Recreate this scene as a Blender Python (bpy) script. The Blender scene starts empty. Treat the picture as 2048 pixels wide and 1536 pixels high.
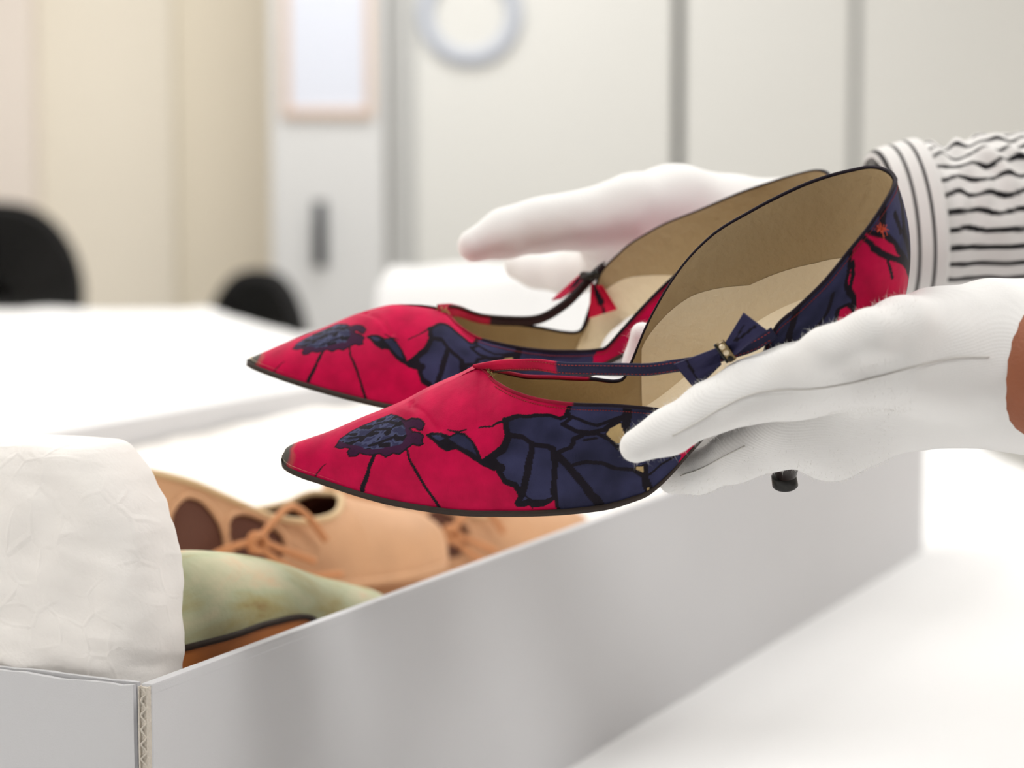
import bpy, bmesh, math, random
import numpy as np
from mathutils import Vector, Matrix

random.seed(7)
RNG = np.random.default_rng(7)
C = bpy.context.scene.collection
SC = bpy.context.scene

# ------------------------------------------------------------------ camera, world, lights, exposure
FPX = 4454.0                                   # focal length in pixels of the 2048 x 1536 frame
PITCH = math.atan((768 - 343) / FPX)
CAM = np.array([0, 0, 1.075])
RIGHT = np.array([1.0, 0, 0])
FWD = np.array([0, math.cos(PITCH), -math.sin(PITCH)])
UPV = np.array([0, math.sin(PITCH), math.cos(PITCH)])
cd = bpy.data.cameras.new('camera')
cd.sensor_width = 36.0
cd.lens = 36.0 * FPX / 2048
cd.clip_start = 0.05
cd.dof.use_dof = True
cd.dof.focus_distance = 0.875
cd.dof.aperture_fstop = 7.6
cam = bpy.data.objects.new('camera', cd)
C.objects.link(cam)
cam.location = CAM
cam.rotation_euler = (math.pi / 2 - PITCH, 0, 0)
SC.camera = cam

w = bpy.data.worlds.new('world')
SC.world = w
w.use_nodes = True
w.node_tree.nodes['Background'].inputs[0].default_value = (1.0, 0.995, 0.985, 1)
w.node_tree.nodes['Background'].inputs[1].default_value = 0.25
SC.view_settings.view_transform = 'Standard'
SC.view_settings.look = 'None'
SC.view_settings.gamma = 1.0
SC.view_settings.use_curve_mapping = False
SC.view_settings.exposure = -0.52

def area_light(name, loc, sx, sy, power, rot=(0, 0, 0), col=(1, 0.994, 0.985)):
    l = bpy.data.lights.new(name, 'AREA')
    l.shape = 'RECTANGLE'; l.size = sx; l.size_y = sy; l.energy = power; l.color = col
    o = bpy.data.objects.new(name, l); C.objects.link(o)
    o.location = loc; o.rotation_euler = rot
    return o
CEIL = 2.75
LIGHTS = [(-1.3, 0.2), (1.3, 0.2), (-1.3, 2.3), (1.3, 2.3), (-1.3, 4.6), (1.3, 4.6), (-0.25, 5.75)]
for k, (lx, ly) in enumerate(LIGHTS):
    area_light('ceiling_panel_lamp', (lx, ly, CEIL - 0.06), 1.15, 0.55, (27, 27, 27, 27, 30, 34, 27)[k])

# ------------------------------------------------------------------ helpers
def lin(r, g, b):
    f = lambda c: (c / 255 / 12.92) if c / 255 <= 0.04045 else ((c / 255 + 0.055) / 1.055) ** 2.4
    return (f(r), f(g), f(b))

def at(px, py, d):
    """point seen at pixel (px, py) of the photograph, d metres along the view axis"""
    return CAM + (FWD + RIGHT * (px - 1024) / FPX + UPV * (768 - py) / FPX) * d

def link(name, me, m=None, parent=None):
    o = bpy.data.objects.new(name, me)
    C.objects.link(o)
    if m is not None: me.materials.append(m)
    if parent is not None: o.parent = parent
    return o

def mesh_np(name, V, F, m=None, parent=None, smooth=True, colors=None, floats=None):
    """V (n,3), F list of tuples or (k,4)/(k,3) array; mesh verts are taken in the parent's local frame"""
    me = bpy.data.meshes.new(name)
    V = np.asarray(V, float)
    if isinstance(F, np.ndarray):
        k = F.shape[1]
        me.vertices.add(len(V)); me.vertices.foreach_set('co', V.ravel())
        me.loops.add(F.size); me.loops.foreach_set('vertex_index', F.ravel().astype(np.int32))
        me.polygons.add(len(F)); me.polygons.foreach_set('loop_start', np.arange(0, F.size, k, dtype=np.int32))
        me.update(calc_edges=True); me.validate()
    else:
        me.from_pydata([tuple(v) for v in V], [], F)
        me.update()
    if smooth:
        me.polygons.foreach_set('use_smooth', np.ones(len(me.polygons), bool))
    if colors is not None:
        a = me.color_attributes.new('print', 'FLOAT_COLOR', 'POINT')
        a.data.foreach_set('color', np.asarray(colors, np.float32).ravel())
    for k, v in (floats or {}).items():
        a = me.attributes.new(k, 'FLOAT', 'POINT')
        a.data.foreach_set('value', np.asarray(v, np.float32))
    return link(name, me, m, parent)

def grid_faces(nu, nv, off=0, wrap_u=False, wrap_v=False, flip=False):
    iu = np.arange(nu if wrap_u else nu - 1); iv = np.arange(nv if wrap_v else nv - 1)
    I, J = np.meshgrid(iu, iv, indexing='ij')
    I2 = (I + 1) % nu; J2 = (J + 1) % nv
    F = np.stack([I * nv + J, I2 * nv + J, I2 * nv + J2, I * nv + J2], -1).reshape(-1, 4) + off
    return F[:, ::-1] if flip else F

def box_verts(x0, x1, y0, y1, z0, z1):
    return [(x0, y0, z0), (x1, y0, z0), (x1, y1, z0), (x0, y1, z0), (x0, y0, z1), (x1, y0, z1), (x1, y1, z1), (x0, y1, z1)]
BOXF = [(0, 3, 2, 1), (4, 5, 6, 7), (0, 1, 5, 4), (1, 2, 6, 5), (2, 3, 7, 6), (3, 0, 4, 7)]

def box(name, x0, x1, y0, y1, z0, z1, m, parent=None, bevel=0.003):
    bm = bmesh.new()
    vs = [bm.verts.new(v) for v in box_verts(x0, x1, y0, y1, z0, z1)]
    for f in BOXF: bm.faces.new([vs[i] for i in f])
    if bevel: bmesh.ops.bevel(bm, geom=bm.edges[:], offset=bevel, segments=2, affect='EDGES', profile=0.6)
    me = bpy.data.meshes.new(name); bm.to_mesh(me); bm.free()
    return link(name, me, m, parent)

def tube_arrays(P, r, n=10, off=0, flat=1.0, up=None, cap=True):
    """a tube along the polyline P; r a number or one per point; flat squeezes it along the second axis"""
    P = np.asarray(P, float); k = len(P)
    r = np.broadcast_to(np.asarray(r, float), (k,))
    T = np.gradient(P, axis=0); T /= np.linalg.norm(T, axis=1)[:, None] + 1e-12
    V = []
    a = np.linspace(0, 2 * math.pi, n, endpoint=False)
    ref = np.array([0, 0, 1.0]) if up is None else np.asarray(up, float)
    if up is None and abs(T[0] @ ref) > 0.9: ref = np.array([1.0, 0, 0])
    for i in range(k):
        u = ref - T[i] * (ref @ T[i]); u /= np.linalg.norm(u) + 1e-12
        v = np.cross(T[i], u)
        if up is None: ref = u
        V.append(P[i] + r[i] * (np.cos(a)[:, None] * u + flat * np.sin(a)[:, None] * v))
    V = np.concatenate(V)
    F = [tuple(f) for f in grid_faces(k, n, off, wrap_v=True)]
    if cap:
        F.append(tuple(off + j for j in range(n)))
        F.append(tuple(off + (k - 1) * n + j for j in range(n - 1, -1, -1)))
    return V, F

def tube(name, P, r, m, parent=None, n=10, flat=1.0, up=None):
    V, F = tube_arrays(P, r, n, 0, flat, up)
    return mesh_np(name, V, F, m, parent)

def crv(pts, t):
    """smooth curve through rows (a, x, y, z, ...) evaluated at the values t of a"""
    p = np.asarray(pts, float); a = p[:, 0]; X = p[:, 1:]
    d = np.diff(X, axis=0) / np.diff(a)[:, None]
    m = np.zeros_like(X); m[0] = d[0]; m[-1] = d[-1]
    h = np.diff(a)
    m[1:-1] = (d[:-1] * h[1:, None] + d[1:] * h[:-1, None]) / (h[1:] + h[:-1])[:, None]
    same = (d[:-1] * d[1:]) <= 0
    lim = 3 * np.minimum(abs(d[:-1]), abs(d[1:]))
    m[1:-1] = np.where(same, m[1:-1] * 0.35, np.clip(m[1:-1], -lim, lim))
    i = np.clip(np.searchsorted(a, t, 'right') - 1, 0, len(a) - 2)
    s = ((t - a[i]) / h[i])[:, None]; hh = h[i][:, None]
    return (X[i] * (1 + 2 * s) * (1 - s) ** 2 + hh * m[i] * s * (1 - s) ** 2 + X[i + 1] * s * s * (3 - 2 * s) + hh * m[i + 1] * s * s * (s - 1))

def resample(P, n):
    P = np.asarray(P, float)
    d = np.r_[0, np.cumsum(np.linalg.norm(np.diff(P, axis=0), axis=1))]
    return crv(np.c_[d, P], np.linspace(0, d[-1], n))

def thing(name, label, cat, loc=(0, 0, 0), rot=None, group=None):
    o = bpy.data.objects.new(name, None); C.objects.link(o)
    o.empty_display_size = 0.05
    o.location = loc
    if rot is not None: o.rotation_euler = rot
    o['label'] = label; o['category'] = cat
    if group: o['group'] = group
    return o

def tag(o, label, cat, group=None):
    o['label'] = label; o['category'] = cat
    if group: o['group'] = group
    return o

def struct(o):
    o['kind'] = 'structure'
    return o

# ---- materials
def mat(name, col, rough=0.6, vary=0.0, vscale=20, bump=0.0, bscale=300, spec=0.4, sheen=0.0, metal=0.0, emit=0.0, sss=0.0, detail=3):
    m = bpy.data.materials.new(name); m.use_nodes = True
    nt = m.node_tree; N = nt.nodes; L = nt.links
    b = N['Principled BSDF']
    c = lin(*col) if max(col) > 1 else col
    b.inputs['Base Color'].default_value = (*c, 1)
    b.inputs['Roughness'].default_value = rough
    b.inputs['Metallic'].default_value = metal
    b.inputs['Specular IOR Level'].default_value = spec
    if sheen:
        b.inputs['Sheen Weight'].default_value = sheen; b.inputs['Sheen Roughness'].default_value = 0.4
    if sss:
        b.inputs['Subsurface Weight'].default_value = sss; b.inputs['Subsurface Radius'].default_value = (0.006, 0.003, 0.002); b.inputs['Subsurface Scale'].default_value = 1.0
    if emit:
        b.inputs['Emission Color'].default_value = (*c, 1); b.inputs['Emission Strength'].default_value = emit
    tc = N.new('ShaderNodeTexCoord')
    if vary:
        n = N.new('ShaderNodeTexNoise'); n.inputs['Scale'].default_value = vscale; n.inputs['Detail'].default_value = detail
        L.new(tc.outputs['Object'], n.inputs['Vector'])
        mx = N.new('ShaderNodeMix'); mx.data_type = 'RGBA'
        mx.inputs['A'].default_value = (*[x * (1 - vary) for x in c], 1)
        mx.inputs['B'].default_value = (*[min(1, x * (1 + vary)) for x in c], 1)
        L.new(n.outputs['Fac'], mx.inputs['Factor']); L.new(mx.outputs['Result'], b.inputs['Base Color'])
    if bump:
        n = N.new('ShaderNodeTexNoise'); n.inputs['Scale'].default_value = bscale; n.inputs['Detail'].default_value = 4
        L.new(tc.outputs['Object'], n.inputs['Vector'])
        bp = N.new('ShaderNodeBump'); bp.inputs['Strength'].default_value = bump; bp.inputs['Distance'].default_value = 0.002
        L.new(n.outputs['Fac'], bp.inputs['Height']); L.new(bp.outputs['Normal'], b.inputs['Normal'])
    return m

def mat_print():
    """printed silk: the flat print comes from the point colours, plus weave and mottled dye"""
    m = mat('printed_silk', (200, 30, 80), 0.6, spec=0.12, sheen=0.05)
    nt = m.node_tree; N = nt.nodes; L = nt.links; b = N['Principled BSDF']
    at_ = N.new('ShaderNodeAttribute'); at_.attribute_name = 'print'
    tc = N.new('ShaderNodeTexCoord')
    n = N.new('ShaderNodeTexNoise'); n.inputs['Scale'].default_value = 90; n.inputs['Detail'].default_value = 5
    L.new(tc.outputs['Object'], n.inputs['Vector'])
    r = N.new('ShaderNodeMapRange'); r.inputs['From Min'].default_value = 0.3; r.inputs['From Max'].default_value = 0.7
    r.inputs['To Min'].default_value = 0.72; r.inputs['To Max'].default_value = 1.22
    L.new(n.outputs['Fac'], r.inputs['Value'])
    mx = N.new('ShaderNodeMix'); mx.data_type = 'RGBA'; mx.blend_type = 'MULTIPLY'; mx.inputs['Factor'].default_value = 0.75
    L.new(at_.outputs['Color'], mx.inputs['A']); L.new(r.outputs['Result'], mx.inputs['B'])
    L.new(mx.outputs['Result'], b.inputs['Base Color'])
    w1 = N.new('ShaderNodeTexNoise'); w1.inputs['Scale'].default_value = 1.0; w1.inputs['Detail'].default_value = 2
    mp = N.new('ShaderNodeMapping'); mp.inputs['Scale'].default_value = (2600, 2600, 500)
    L.new(tc.outputs['Object'], mp.inputs['Vector']); L.new(mp.outputs['Vector'], w1.inputs['Vector'])
    w2 = N.new('ShaderNodeTexNoise'); w2.inputs['Scale'].default_value = 55; w2.inputs['Detail'].default_value = 3
    L.new(tc.outputs['Object'], w2.inputs['Vector'])
    b1 = N.new('ShaderNodeBump'); b1.inputs['Strength'].default_value = 0.25; b1.inputs['Distance'].default_value = 0.0004
    b2 = N.new('ShaderNodeBump'); b2.inputs['Strength'].default_value = 0.35; b2.inputs['Distance'].default_value = 0.0025
    L.new(w1.outputs['Fac'], b1.inputs['Height']); L.new(w2.outputs['Fac'], b2.inputs['Height'])
    L.new(b2.outputs['Normal'], b1.inputs['Normal']); L.new(b1.outputs['Normal'], b.inputs['Normal'])
    return m

def mat_knit(name, col, pitch=0.00085):
    """brushed cotton knit: ribs run along the attribute rib (metres across the ribs)"""
    m = mat(name, col, 0.95, spec=0.1, sheen=0.35)
    nt = m.node_tree; N = nt.nodes; L = nt.links; b = N['Principled BSDF']
    a = N.new('ShaderNodeAttribute'); a.attribute_name = 'rib'
    mu = N.new('ShaderNodeMath'); mu.operation = 'MULTIPLY'; mu.inputs[1].default_value = 2 * math.pi / pitch
    si = N.new('ShaderNodeMath'); si.operation = 'SINE'
    L.new(a.outputs['Fac'], mu.inputs[0]); L.new(mu.outputs[0], si.inputs[0])
    tc = N.new('ShaderNodeTexCoord')
    n = N.new('ShaderNodeTexNoise'); n.inputs['Scale'].default_value = 1400; n.inputs['Detail'].default_value = 2
    L.new(tc.outputs['Object'], n.inputs['Vector'])
    ad = N.new('ShaderNodeMath'); ad.operation = 'MULTIPLY_ADD'; ad.inputs[1].default_value = 0.30
    L.new(si.outputs[0], ad.inputs[0]); L.new(n.outputs['Fac'], ad.inputs[2])
    bp = N.new('ShaderNodeBump'); bp.inputs['Strength'].default_value = 0.13; bp.inputs['Distance'].default_value = 0.0006
    L.new(ad.outputs[0], bp.inputs['Height']); L.new(bp.outputs['Normal'], b.inputs['Normal'])
    return m

def mat_attr(name, rough=0.8, bump=0.0, bscale=400, spec=0.2, sheen=0.0):
    m = mat(name, (200, 200, 200), rough, bump=bump, bscale=bscale, spec=spec, sheen=sheen)
    a = m.node_tree.nodes.new('ShaderNodeAttribute'); a.attribute_name = 'print'
    m.node_tree.links.new(a.outputs['Color'], m.node_tree.nodes['Principled BSDF'].inputs['Base Color'])
    return m

M = {}
M['cloth'] = mat('white_tablecloth', (240, 240, 240), 0.9, vary=0.03, vscale=5, bump=0.15, bscale=900, spec=0.15)
M['tissue'] = mat('white_tissue', (250, 246, 241), 0.75, vary=0.03, vscale=14, bump=0.12, bscale=500, spec=0.25)
def add_creases(m, scale, strength, dist):
    nt = m.node_tree; N = nt.nodes; L = nt.links; b = N['Principled BSDF']
    tc = N.new('ShaderNodeTexCoord'); nz = N.new('ShaderNodeTexNoise'); nz.inputs['Scale'].default_value = scale * 0.6
    ad = N.new('ShaderNodeVectorMath'); ad.operation = 'MULTIPLY_ADD'; ad.inputs[1].default_value = (0.9 / scale,) * 3
    L.new(tc.outputs['Object'], nz.inputs['Vector']); L.new(nz.outputs['Color'], ad.inputs[0]); L.new(tc.outputs['Object'], ad.inputs[2])
    prev = b.inputs['Normal'].links[0].from_socket if b.inputs['Normal'].links else None
    for sc_, st in ((scale, strength), (scale * 2.7, strength * 0.6)):
        v = N.new('ShaderNodeTexVoronoi'); v.feature = 'DISTANCE_TO_EDGE'; v.inputs['Scale'].default_value = sc_
        r = N.new('ShaderNodeMapRange'); r.inputs['From Max'].default_value = 0.10; r.inputs['To Min'].default_value = 1.0; r.inputs['To Max'].default_value = 0.0; r.interpolation_type = 'SMOOTHSTEP'
        L.new(ad.outputs[0], v.inputs['Vector']); L.new(v.outputs['Distance'], r.inputs['Value'])
        v2 = N.new('ShaderNodeTexVoronoi'); v2.inputs['Scale'].default_value = sc_ * 0.7
        L.new(ad.outputs[0], v2.inputs['Vector'])
        sm = N.new('ShaderNodeMath'); sm.operation = 'MULTIPLY_ADD'; sm.inputs[1].default_value = 0.45
        L.new(v2.outputs['Distance'], sm.inputs[0])
        bp = N.new('ShaderNodeBump'); bp.inputs['Strength'].default_value = st; bp.inputs['Distance'].default_value = dist
        mk = N.new('ShaderNodeTexNoise'); mk.inputs['Scale'].default_value = sc_ * 0.45; mk.inputs['Detail'].default_value = 1
        mr = N.new('ShaderNodeMapRange'); mr.inputs['From Min'].default_value = 0.42; mr.inputs['From Max'].default_value = 0.6
        L.new(tc.outputs['Object'], mk.inputs['Vector']); L.new(mk.outputs['Fac'], mr.inputs['Value'])
        mm = N.new('ShaderNodeMath'); mm.operation = 'MULTIPLY'
        L.new(r.outputs['Result'], mm.inputs[0]); L.new(mr.outputs['Result'], mm.inputs[1]); L.new(mm.outputs[0], sm.inputs[2])
        L.new(sm.outputs[0], bp.inputs['Height'])
        if prev is not None: L.new(prev, bp.inputs['Normal'])
        prev = bp.outputs['Normal']
    L.new(prev, b.inputs['Normal'])
add_creases(M['tissue'], 26, 0.30, 0.0022)
M['board'] = mat('grey_white_board', (214, 214, 216), 0.85, vary=0.03, vscale=6, bump=0.12, bscale=1500, spec=0.15)
M['board_cut'] = mat('cut_board_edge', (216, 208, 196), 0.95, vary=0.12, vscale=220, bump=0.5, bscale=700, spec=0.1)
M['print'] = mat_print()
M['lining'] = mat('beige_kid_lining', (176, 154, 118), 0.6, vary=0.08, vscale=60, bump=0.35, bscale=260, spec=0.25, detail=6)
M['insole'] = mat('pale_insole', (240, 224, 194), 0.55, vary=0.09, vscale=45, bump=0.25, bscale=300, spec=0.3, detail=6)
M['binding'] = mat('black_leather_binding', (40, 26, 32), 0.4, spec=0.5)
M['sole'] = mat('dark_leather_sole', (52, 40, 33), 0.6, vary=0.25, vscale=90, spec=0.35)
M['heel'] = mat('dark_heel_leather', (38, 28, 26), 0.4, spec=0.5)
M['thread'] = mat('red_stitching', (150, 50, 45), 0.8)
M['goldthread'] = mat('frayed_gold_thread', (176, 150, 98), 0.9)
M['clasp'] = mat('tarnished_clasp', (150, 130, 95), 0.35, metal=1.0)
M['stone'] = mat('clear_stone', (235, 215, 180), 0.08, spec=1.0)
M['blackmetal'] = mat('black_prong', (18, 16, 14), 0.4)
M['glove'] = mat_knit('white_cotton_glove', (249, 248, 246))
M['seam'] = mat('shaded_glove_seam', (214, 211, 206), 0.95)  # greyed to paint the shadow of the seam's groove
M['fuzz'] = mat('cotton_fuzz', (246, 244, 240), 0.9)
M['skin'] = mat('brown_skin', (158, 94, 64), 0.55, vary=0.06, vscale=40, bump=0.25, bscale=700, sss=0.15)
M['tan'] = mat('tan_leather', (212, 164, 124), 0.6, vary=0.16, vscale=35, bump=0.3, bscale=200)
M['tan_in'] = mat('brown_shaded_lining', (104, 66, 52), 0.75, vary=0.12, vscale=30)  # brown darkened to paint the shade inside the shoes
M['cream'] = mat('cream_piping', (222, 192, 148), 0.6)
M['lace'] = mat('tan_lace', (206, 142, 94), 0.6)
M['orange'] = mat('orange_leather', (196, 118, 58), 0.5, vary=0.08, vscale=40)
M['chair'] = mat('black_upholstery', (16, 16, 17), 0.9, bump=0.3, bscale=300, sheen=0.05)
M['plastic'] = mat('black_plastic', (22, 22, 24), 0.45)
M['cabinet'] = mat('pale_grey_steel', (221, 221, 217), 0.45, vary=0.01, vscale=3)
M['cabinet_cool'] = mat('cool_grey_steel', (216, 217, 217), 0.45, vary=0.01, vscale=3)
M['gap'] = mat('grey_recess', (150, 151, 150), 0.7)
M['shade_strip'] = mat('shaded_gap_grey', (200, 200, 198), 0.6)  # grey that paints the shade in the gap between two cabinets
M['handle'] = mat('dark_handle', (72, 74, 78), 0.4)
M['wall'] = mat('cream_wall', (242, 235, 220), 0.85, vary=0.01, vscale=2)
M['wall_tan'] = mat('beige_wall', (246, 237, 218), 0.85, vary=0.01, vscale=2)
M['wall_white'] = mat('off_white_wall', (240, 231, 222), 0.85, vary=0.01, vscale=2)
M['ceiling'] = mat('white_ceiling', (240, 240, 238), 0.9)
M['floor'] = mat('grey_floor', (150, 148, 144), 0.5, vary=0.05, vscale=3)
M['frame'] = mat('pinkish_wood_frame', (214, 190, 172), 0.5, vary=0.05, vscale=20)
M['paper'] = mat('blue_white_paper', (218, 223, 235), 0.8)
M['ring'] = mat('blue_grey_ring', (188, 194, 206), 0.6)
M['diffuser'] = mat('lamp_diffuser', (255, 252, 245), 0.5, emit=3.0)
M['steel'] = mat('steel_leg', (170, 170, 172), 0.35, metal=0.8)
M['trousers'] = mat('dark_trousers', (40, 42, 50), 0.9)
M['hair'] = mat('dark_hair', (30, 22, 18), 0.6)

# ------------------------------------------------------------------ room shell
TZ = 0.7414                                    # table height
RX0, RX1, RY0, RY1 = -2.6, 2.8, -1.6, 7.04
struct(box('floor', RX0, RX1, RY0, RY1 + 0.3, -0.06, 0.0, M['floor'], bevel=0))
struct(box('ceiling', RX0, RX1, RY0, RY1 + 0.3, CEIL, CEIL + 0.06, M['ceiling'], bevel=0))
struct(box('wall_back', RX0, RX1, RY1, RY1 + 0.1, 0, CEIL, M['wall_tan'], bevel=0))
struct(box('wall_left', RX0 - 0.1, RX0, RY0, RY1, 0, CEIL, M['wall_white'], bevel=0))
struct(box('wall_right', RX1, RX1 + 0.1, RY0, RY1, 0, CEIL, M['wall_white'], bevel=0))
def xat(px, y): return (px - 1024) / FPX * y / math.cos(PITCH) * 1.0
# a cream partition in front of the back wall and an off-white pier beside it
struct(box('wall_partition', xat(82, 7.0), xat(355, 7.0), 7.0, RY1, 0, CEIL, M['wall'], bevel=0.004))
struct(box('column_left', RX0, xat(76, 6.9), 6.9, RY1, 0, CEIL, M['wall_white'], bevel=0.004))
struct(box('baseboard_back', xat(355, 7.0), xat(545, 7.0), RY1 - 0.015, RY1, 0, 0.1, M['cabinet'], bevel=0.002))

def ceiling_light(x, y, label):
    t = thing('ceiling_light', label, 'ceiling light', (x, y, CEIL), group='ceiling panel lights')
    bm = bmesh.new()
    for a in (box_verts(-0.6, 0.6, -0.3, -0.27, -0.05, 0), box_verts(-0.6, 0.6, 0.27, 0.3, -0.05, 0), box_verts(-0.6, -0.57, -0.27, 0.27, -0.05, 0), box_verts(0.57, 0.6, -0.27, 0.27, -0.05, 0)):
        vs = [bm.verts.new(v) for v in a]
        for f in BOXF: bm.faces.new([vs[i] for i in f])
    me = bpy.data.meshes.new('light_frame'); bm.to_mesh(me); bm.free()
    link('light_frame', me, M['ceiling'], t)
    box('diffuser', -0.57, 0.57, -0.27, 0.27, -0.03, -0.02, M['diffuser'], t, bevel=0)
where = ['near end of the box', 'floor beside the near end of the nearer table', 'left wall, level with the far end of the box', 'right wall, level with the far end of the box', 'left part of the farther table', 'empty floor beside the farther table', 'cabinets along the back wall']
for (lx, ly), wh in zip(LIGHTS, where):
    ceiling_light(lx, ly, 'white ceiling panel light over the ' + wh)

# ------------------------------------------------------------------ cabinets along the back
def cabinet(name, label, x0, x1, yf, m, handle=None, doors=1, split=None, h=2.05, shade_strip=None):
    t = thing(name, label, 'cabinet', ((x0 + x1) / 2, yf, 0), group='grey cabinets along the back wall')
    cx = (x0 + x1) / 2
    box('body', x0 - cx, x1 - cx, 0.022, 0.36, 0.0, h, M['gap'] if split else m, t, bevel=0.004)
    box('plinth', x0 - cx + 0.01, x1 - cx - 0.01, 0.03, 0.34, 0.0, 0.07, M['gap'], t, bevel=0)
    xs = [x0] + (split or []) + [x1]
    g = 0.012
    if shade_strip: box('shaded_gap_panel', shade_strip[0] - cx, shade_strip[1] - cx, 0.03, 0.3, 0.0, h, M['shade_strip'], t, bevel=0.002)  # panel added over the gap, its grey standing in for shade
    for k in range(len(xs) - 1):
        a, b_ = xs[k] - cx + (g if k else 0.002), xs[k + 1] - cx - (g if k < len(xs) - 2 else 0.002)
        d = box('door', a, b_, 0.0, 0.02, 0.08, h - 0.005, m, t, bevel=0.004)
        if handle and k == 0:
            hx, hz0, hz1 = handle[0] - cx, handle[1], handle[2]
            V, F = tube_arrays([(hx, 0, hz0), (hx, -0.03, hz0), (hx, -0.035, (hz0 + hz1) / 2), (hx, -0.03, hz1), (hx, 0, hz1)], 0.013, 8)
            mesh_np('handle', V, F, M['handle'], d)
            box('handle_plate', hx - 0.02, hx + 0.02, -0.004, 0.001, hz0 - 0.02, hz1 + 0.02, M['handle'], d, bevel=0.002)
    return t
YC = 6.55
zat = lambda py, y: CAM[2] + (343 - py) / FPX * y      # height on a wall at distance y seen at row py
cabinet('locker_cabinet', 'narrow pale grey locker with dark vertical handle and framed paper on its door', xat(545, YC), xat(772, YC), YC, M['cabinet_cool'], handle=(xat(643, YC), zat(520, YC), zat(415, YC)))
YD = YC + 0.1
cabinet('storage_cabinet', 'wide pale grey cabinet with a blue-grey ring hung on its door', xat(832, YD), xat(1345, YD) , YD, M['cabinet'], shade_strip=(xat(779, YD), xat(832, YD)))
cabinet('storage_cabinet', 'wide warm white cabinet standing beside the cabinet with the ring', xat(1362, YD), xat(2160, YD), YD, M['cabinet'], split=[xat(1702, YD)])
# framed paper on the locker door
t = thing('framed_notice', 'pale blue-white paper in a thin pinkish frame on the narrow locker door', 'notice', (xat(661, YC), YC - 0.006, zat(236, YC)))
fw = xat(752, YC) - xat(572, YC)
box('frame', -fw / 2, fw / 2, -0.012, 0.006, 0.0, 0.026, M['frame'], t, bevel=0.003)
box('frame', -fw / 2, fw / 2, -0.012, 0.006, 0.50, 0.526, M['frame'], t, bevel=0.003)
box('frame', -fw / 2, -fw / 2 + 0.022, -0.012, 0.006, 0.026, 0.50, M['frame'], t, bevel=0.003)
box('frame', fw / 2 - 0.022, fw / 2, -0.012, 0.006, 0.026, 0.50, M['frame'], t, bevel=0.003)
box('paper', -fw / 2 + 0.02, fw / 2 - 0.02, -0.002, 0.005, 0.02, 0.505, M['paper'], t, bevel=0)
# blue-grey ring on the cabinet door
a = np.linspace(0, 2 * math.pi, 65)[:-1]
rc = np.array([xat(941, YD), YD - 0.012, zat(31, YD)]); rr = 88 / FPX * YD
P = np.stack([np.cos(a) * rr, 0 * a, np.sin(a) * rr], -1)
cs = np.linspace(0, 2 * math.pi, 13)[:-1]
Vr = (P[:, None] * (1 + (np.cos(cs) * 0.022 / rr)[None, :, None]) + np.stack([0 * cs, np.sin(cs) * 0.011, 0 * cs], -1)[None]).reshape(-1, 3)
ring = mesh_np('door_ring', Vr, grid_faces(64, 12, wrap_u=True, wrap_v=True), M['ring'])
ring.location = rc
tag(ring, 'blue-grey ring hanging on the pale grey cabinet door', 'ring')

# ------------------------------------------------------------------ chairs behind the far table
def chair(label, px, ptop, y, width, turn, height_px=None):
    ztop = zat(ptop, y)
    t = thing('office_chair', label, 'chair', (xat(px, y), y, 0), (0, 0, turn), group='black chairs behind the far table')
    n, m_ = 40, 9
    hb = 0.46
    V = []
    for i in range(n):
        th = 2 * math.pi * i / n
        ct, st = math.cos(th), math.sin(th)
        ex = 2 / 2.7
        x = abs(ct) ** ex * math.copysign(1, ct) * width / 2 * (1.0 if st < 0 else 1.0 - 0.12 * st)
        z = abs(st) ** (2 / (2.2 if st > 0 else 3.5)) * math.copysign(1, st) * hb / 2
        for j in range(m_):
            q = j / (m_ - 1) * math.pi
            f = 0.90 + 0.10 * math.sin(q)
            V.append((x * f, -0.03 * math.cos(q) + 0.10 * (x / width) ** 2 * -0.6, ztop - hb / 2 + z * f))
    F = [tuple(f) for f in grid_faces(n, m_, wrap_u=True)]
    F.append(tuple(i * m_ for i in range(n))); F.append(tuple(i * m_ + m_ - 1 for i in range(n - 1, -1, -1)))
    mesh_np('backrest', V, F, M['chair'], t)
    box('seat', -0.21, 0.21, -0.42, -0.03, 0.43, 0.50, M['chair'], t, bevel=0.025)
    tube('back_support', [(0, -0.2, 0.42), (0, 0.03, 0.42), (0, 0.06, 0.5), (0, 0.05, ztop - hb / 2)], 0.018, M['plastic'], t, 8)
    tube('gas_post', [(0, -0.22, 0.1), (0, -0.22, 0.43)], 0.025, M['plastic'], t, 12)
    for k in range(5):
        q = 2 * math.pi * k / 5
        leg = tube('leg', [(0, -0.22, 0.11), (0.24 * math.cos(q), -0.22 + 0.24 * math.sin(q), 0.07)], [0.025, 0.015], M['plastic'], t, 8)
        tube('caster', [(0.24 * math.cos(q) - 0.015, -0.22 + 0.24 * math.sin(q), 0.03), (0.24 * math.cos(q) + 0.015, -0.22 + 0.24 * math.sin(q), 0.03)], 0.03, M['plastic'], leg, 12)
    return t
chair('black upholstered chair with tall rounded back at the left end of the table', -5, 402, 5.95, 0.47, 0.25)
chair('lower black upholstered chair by the grey locker, rounded back', 520, 536, 5.85, 0.33, -0.5)

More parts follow.
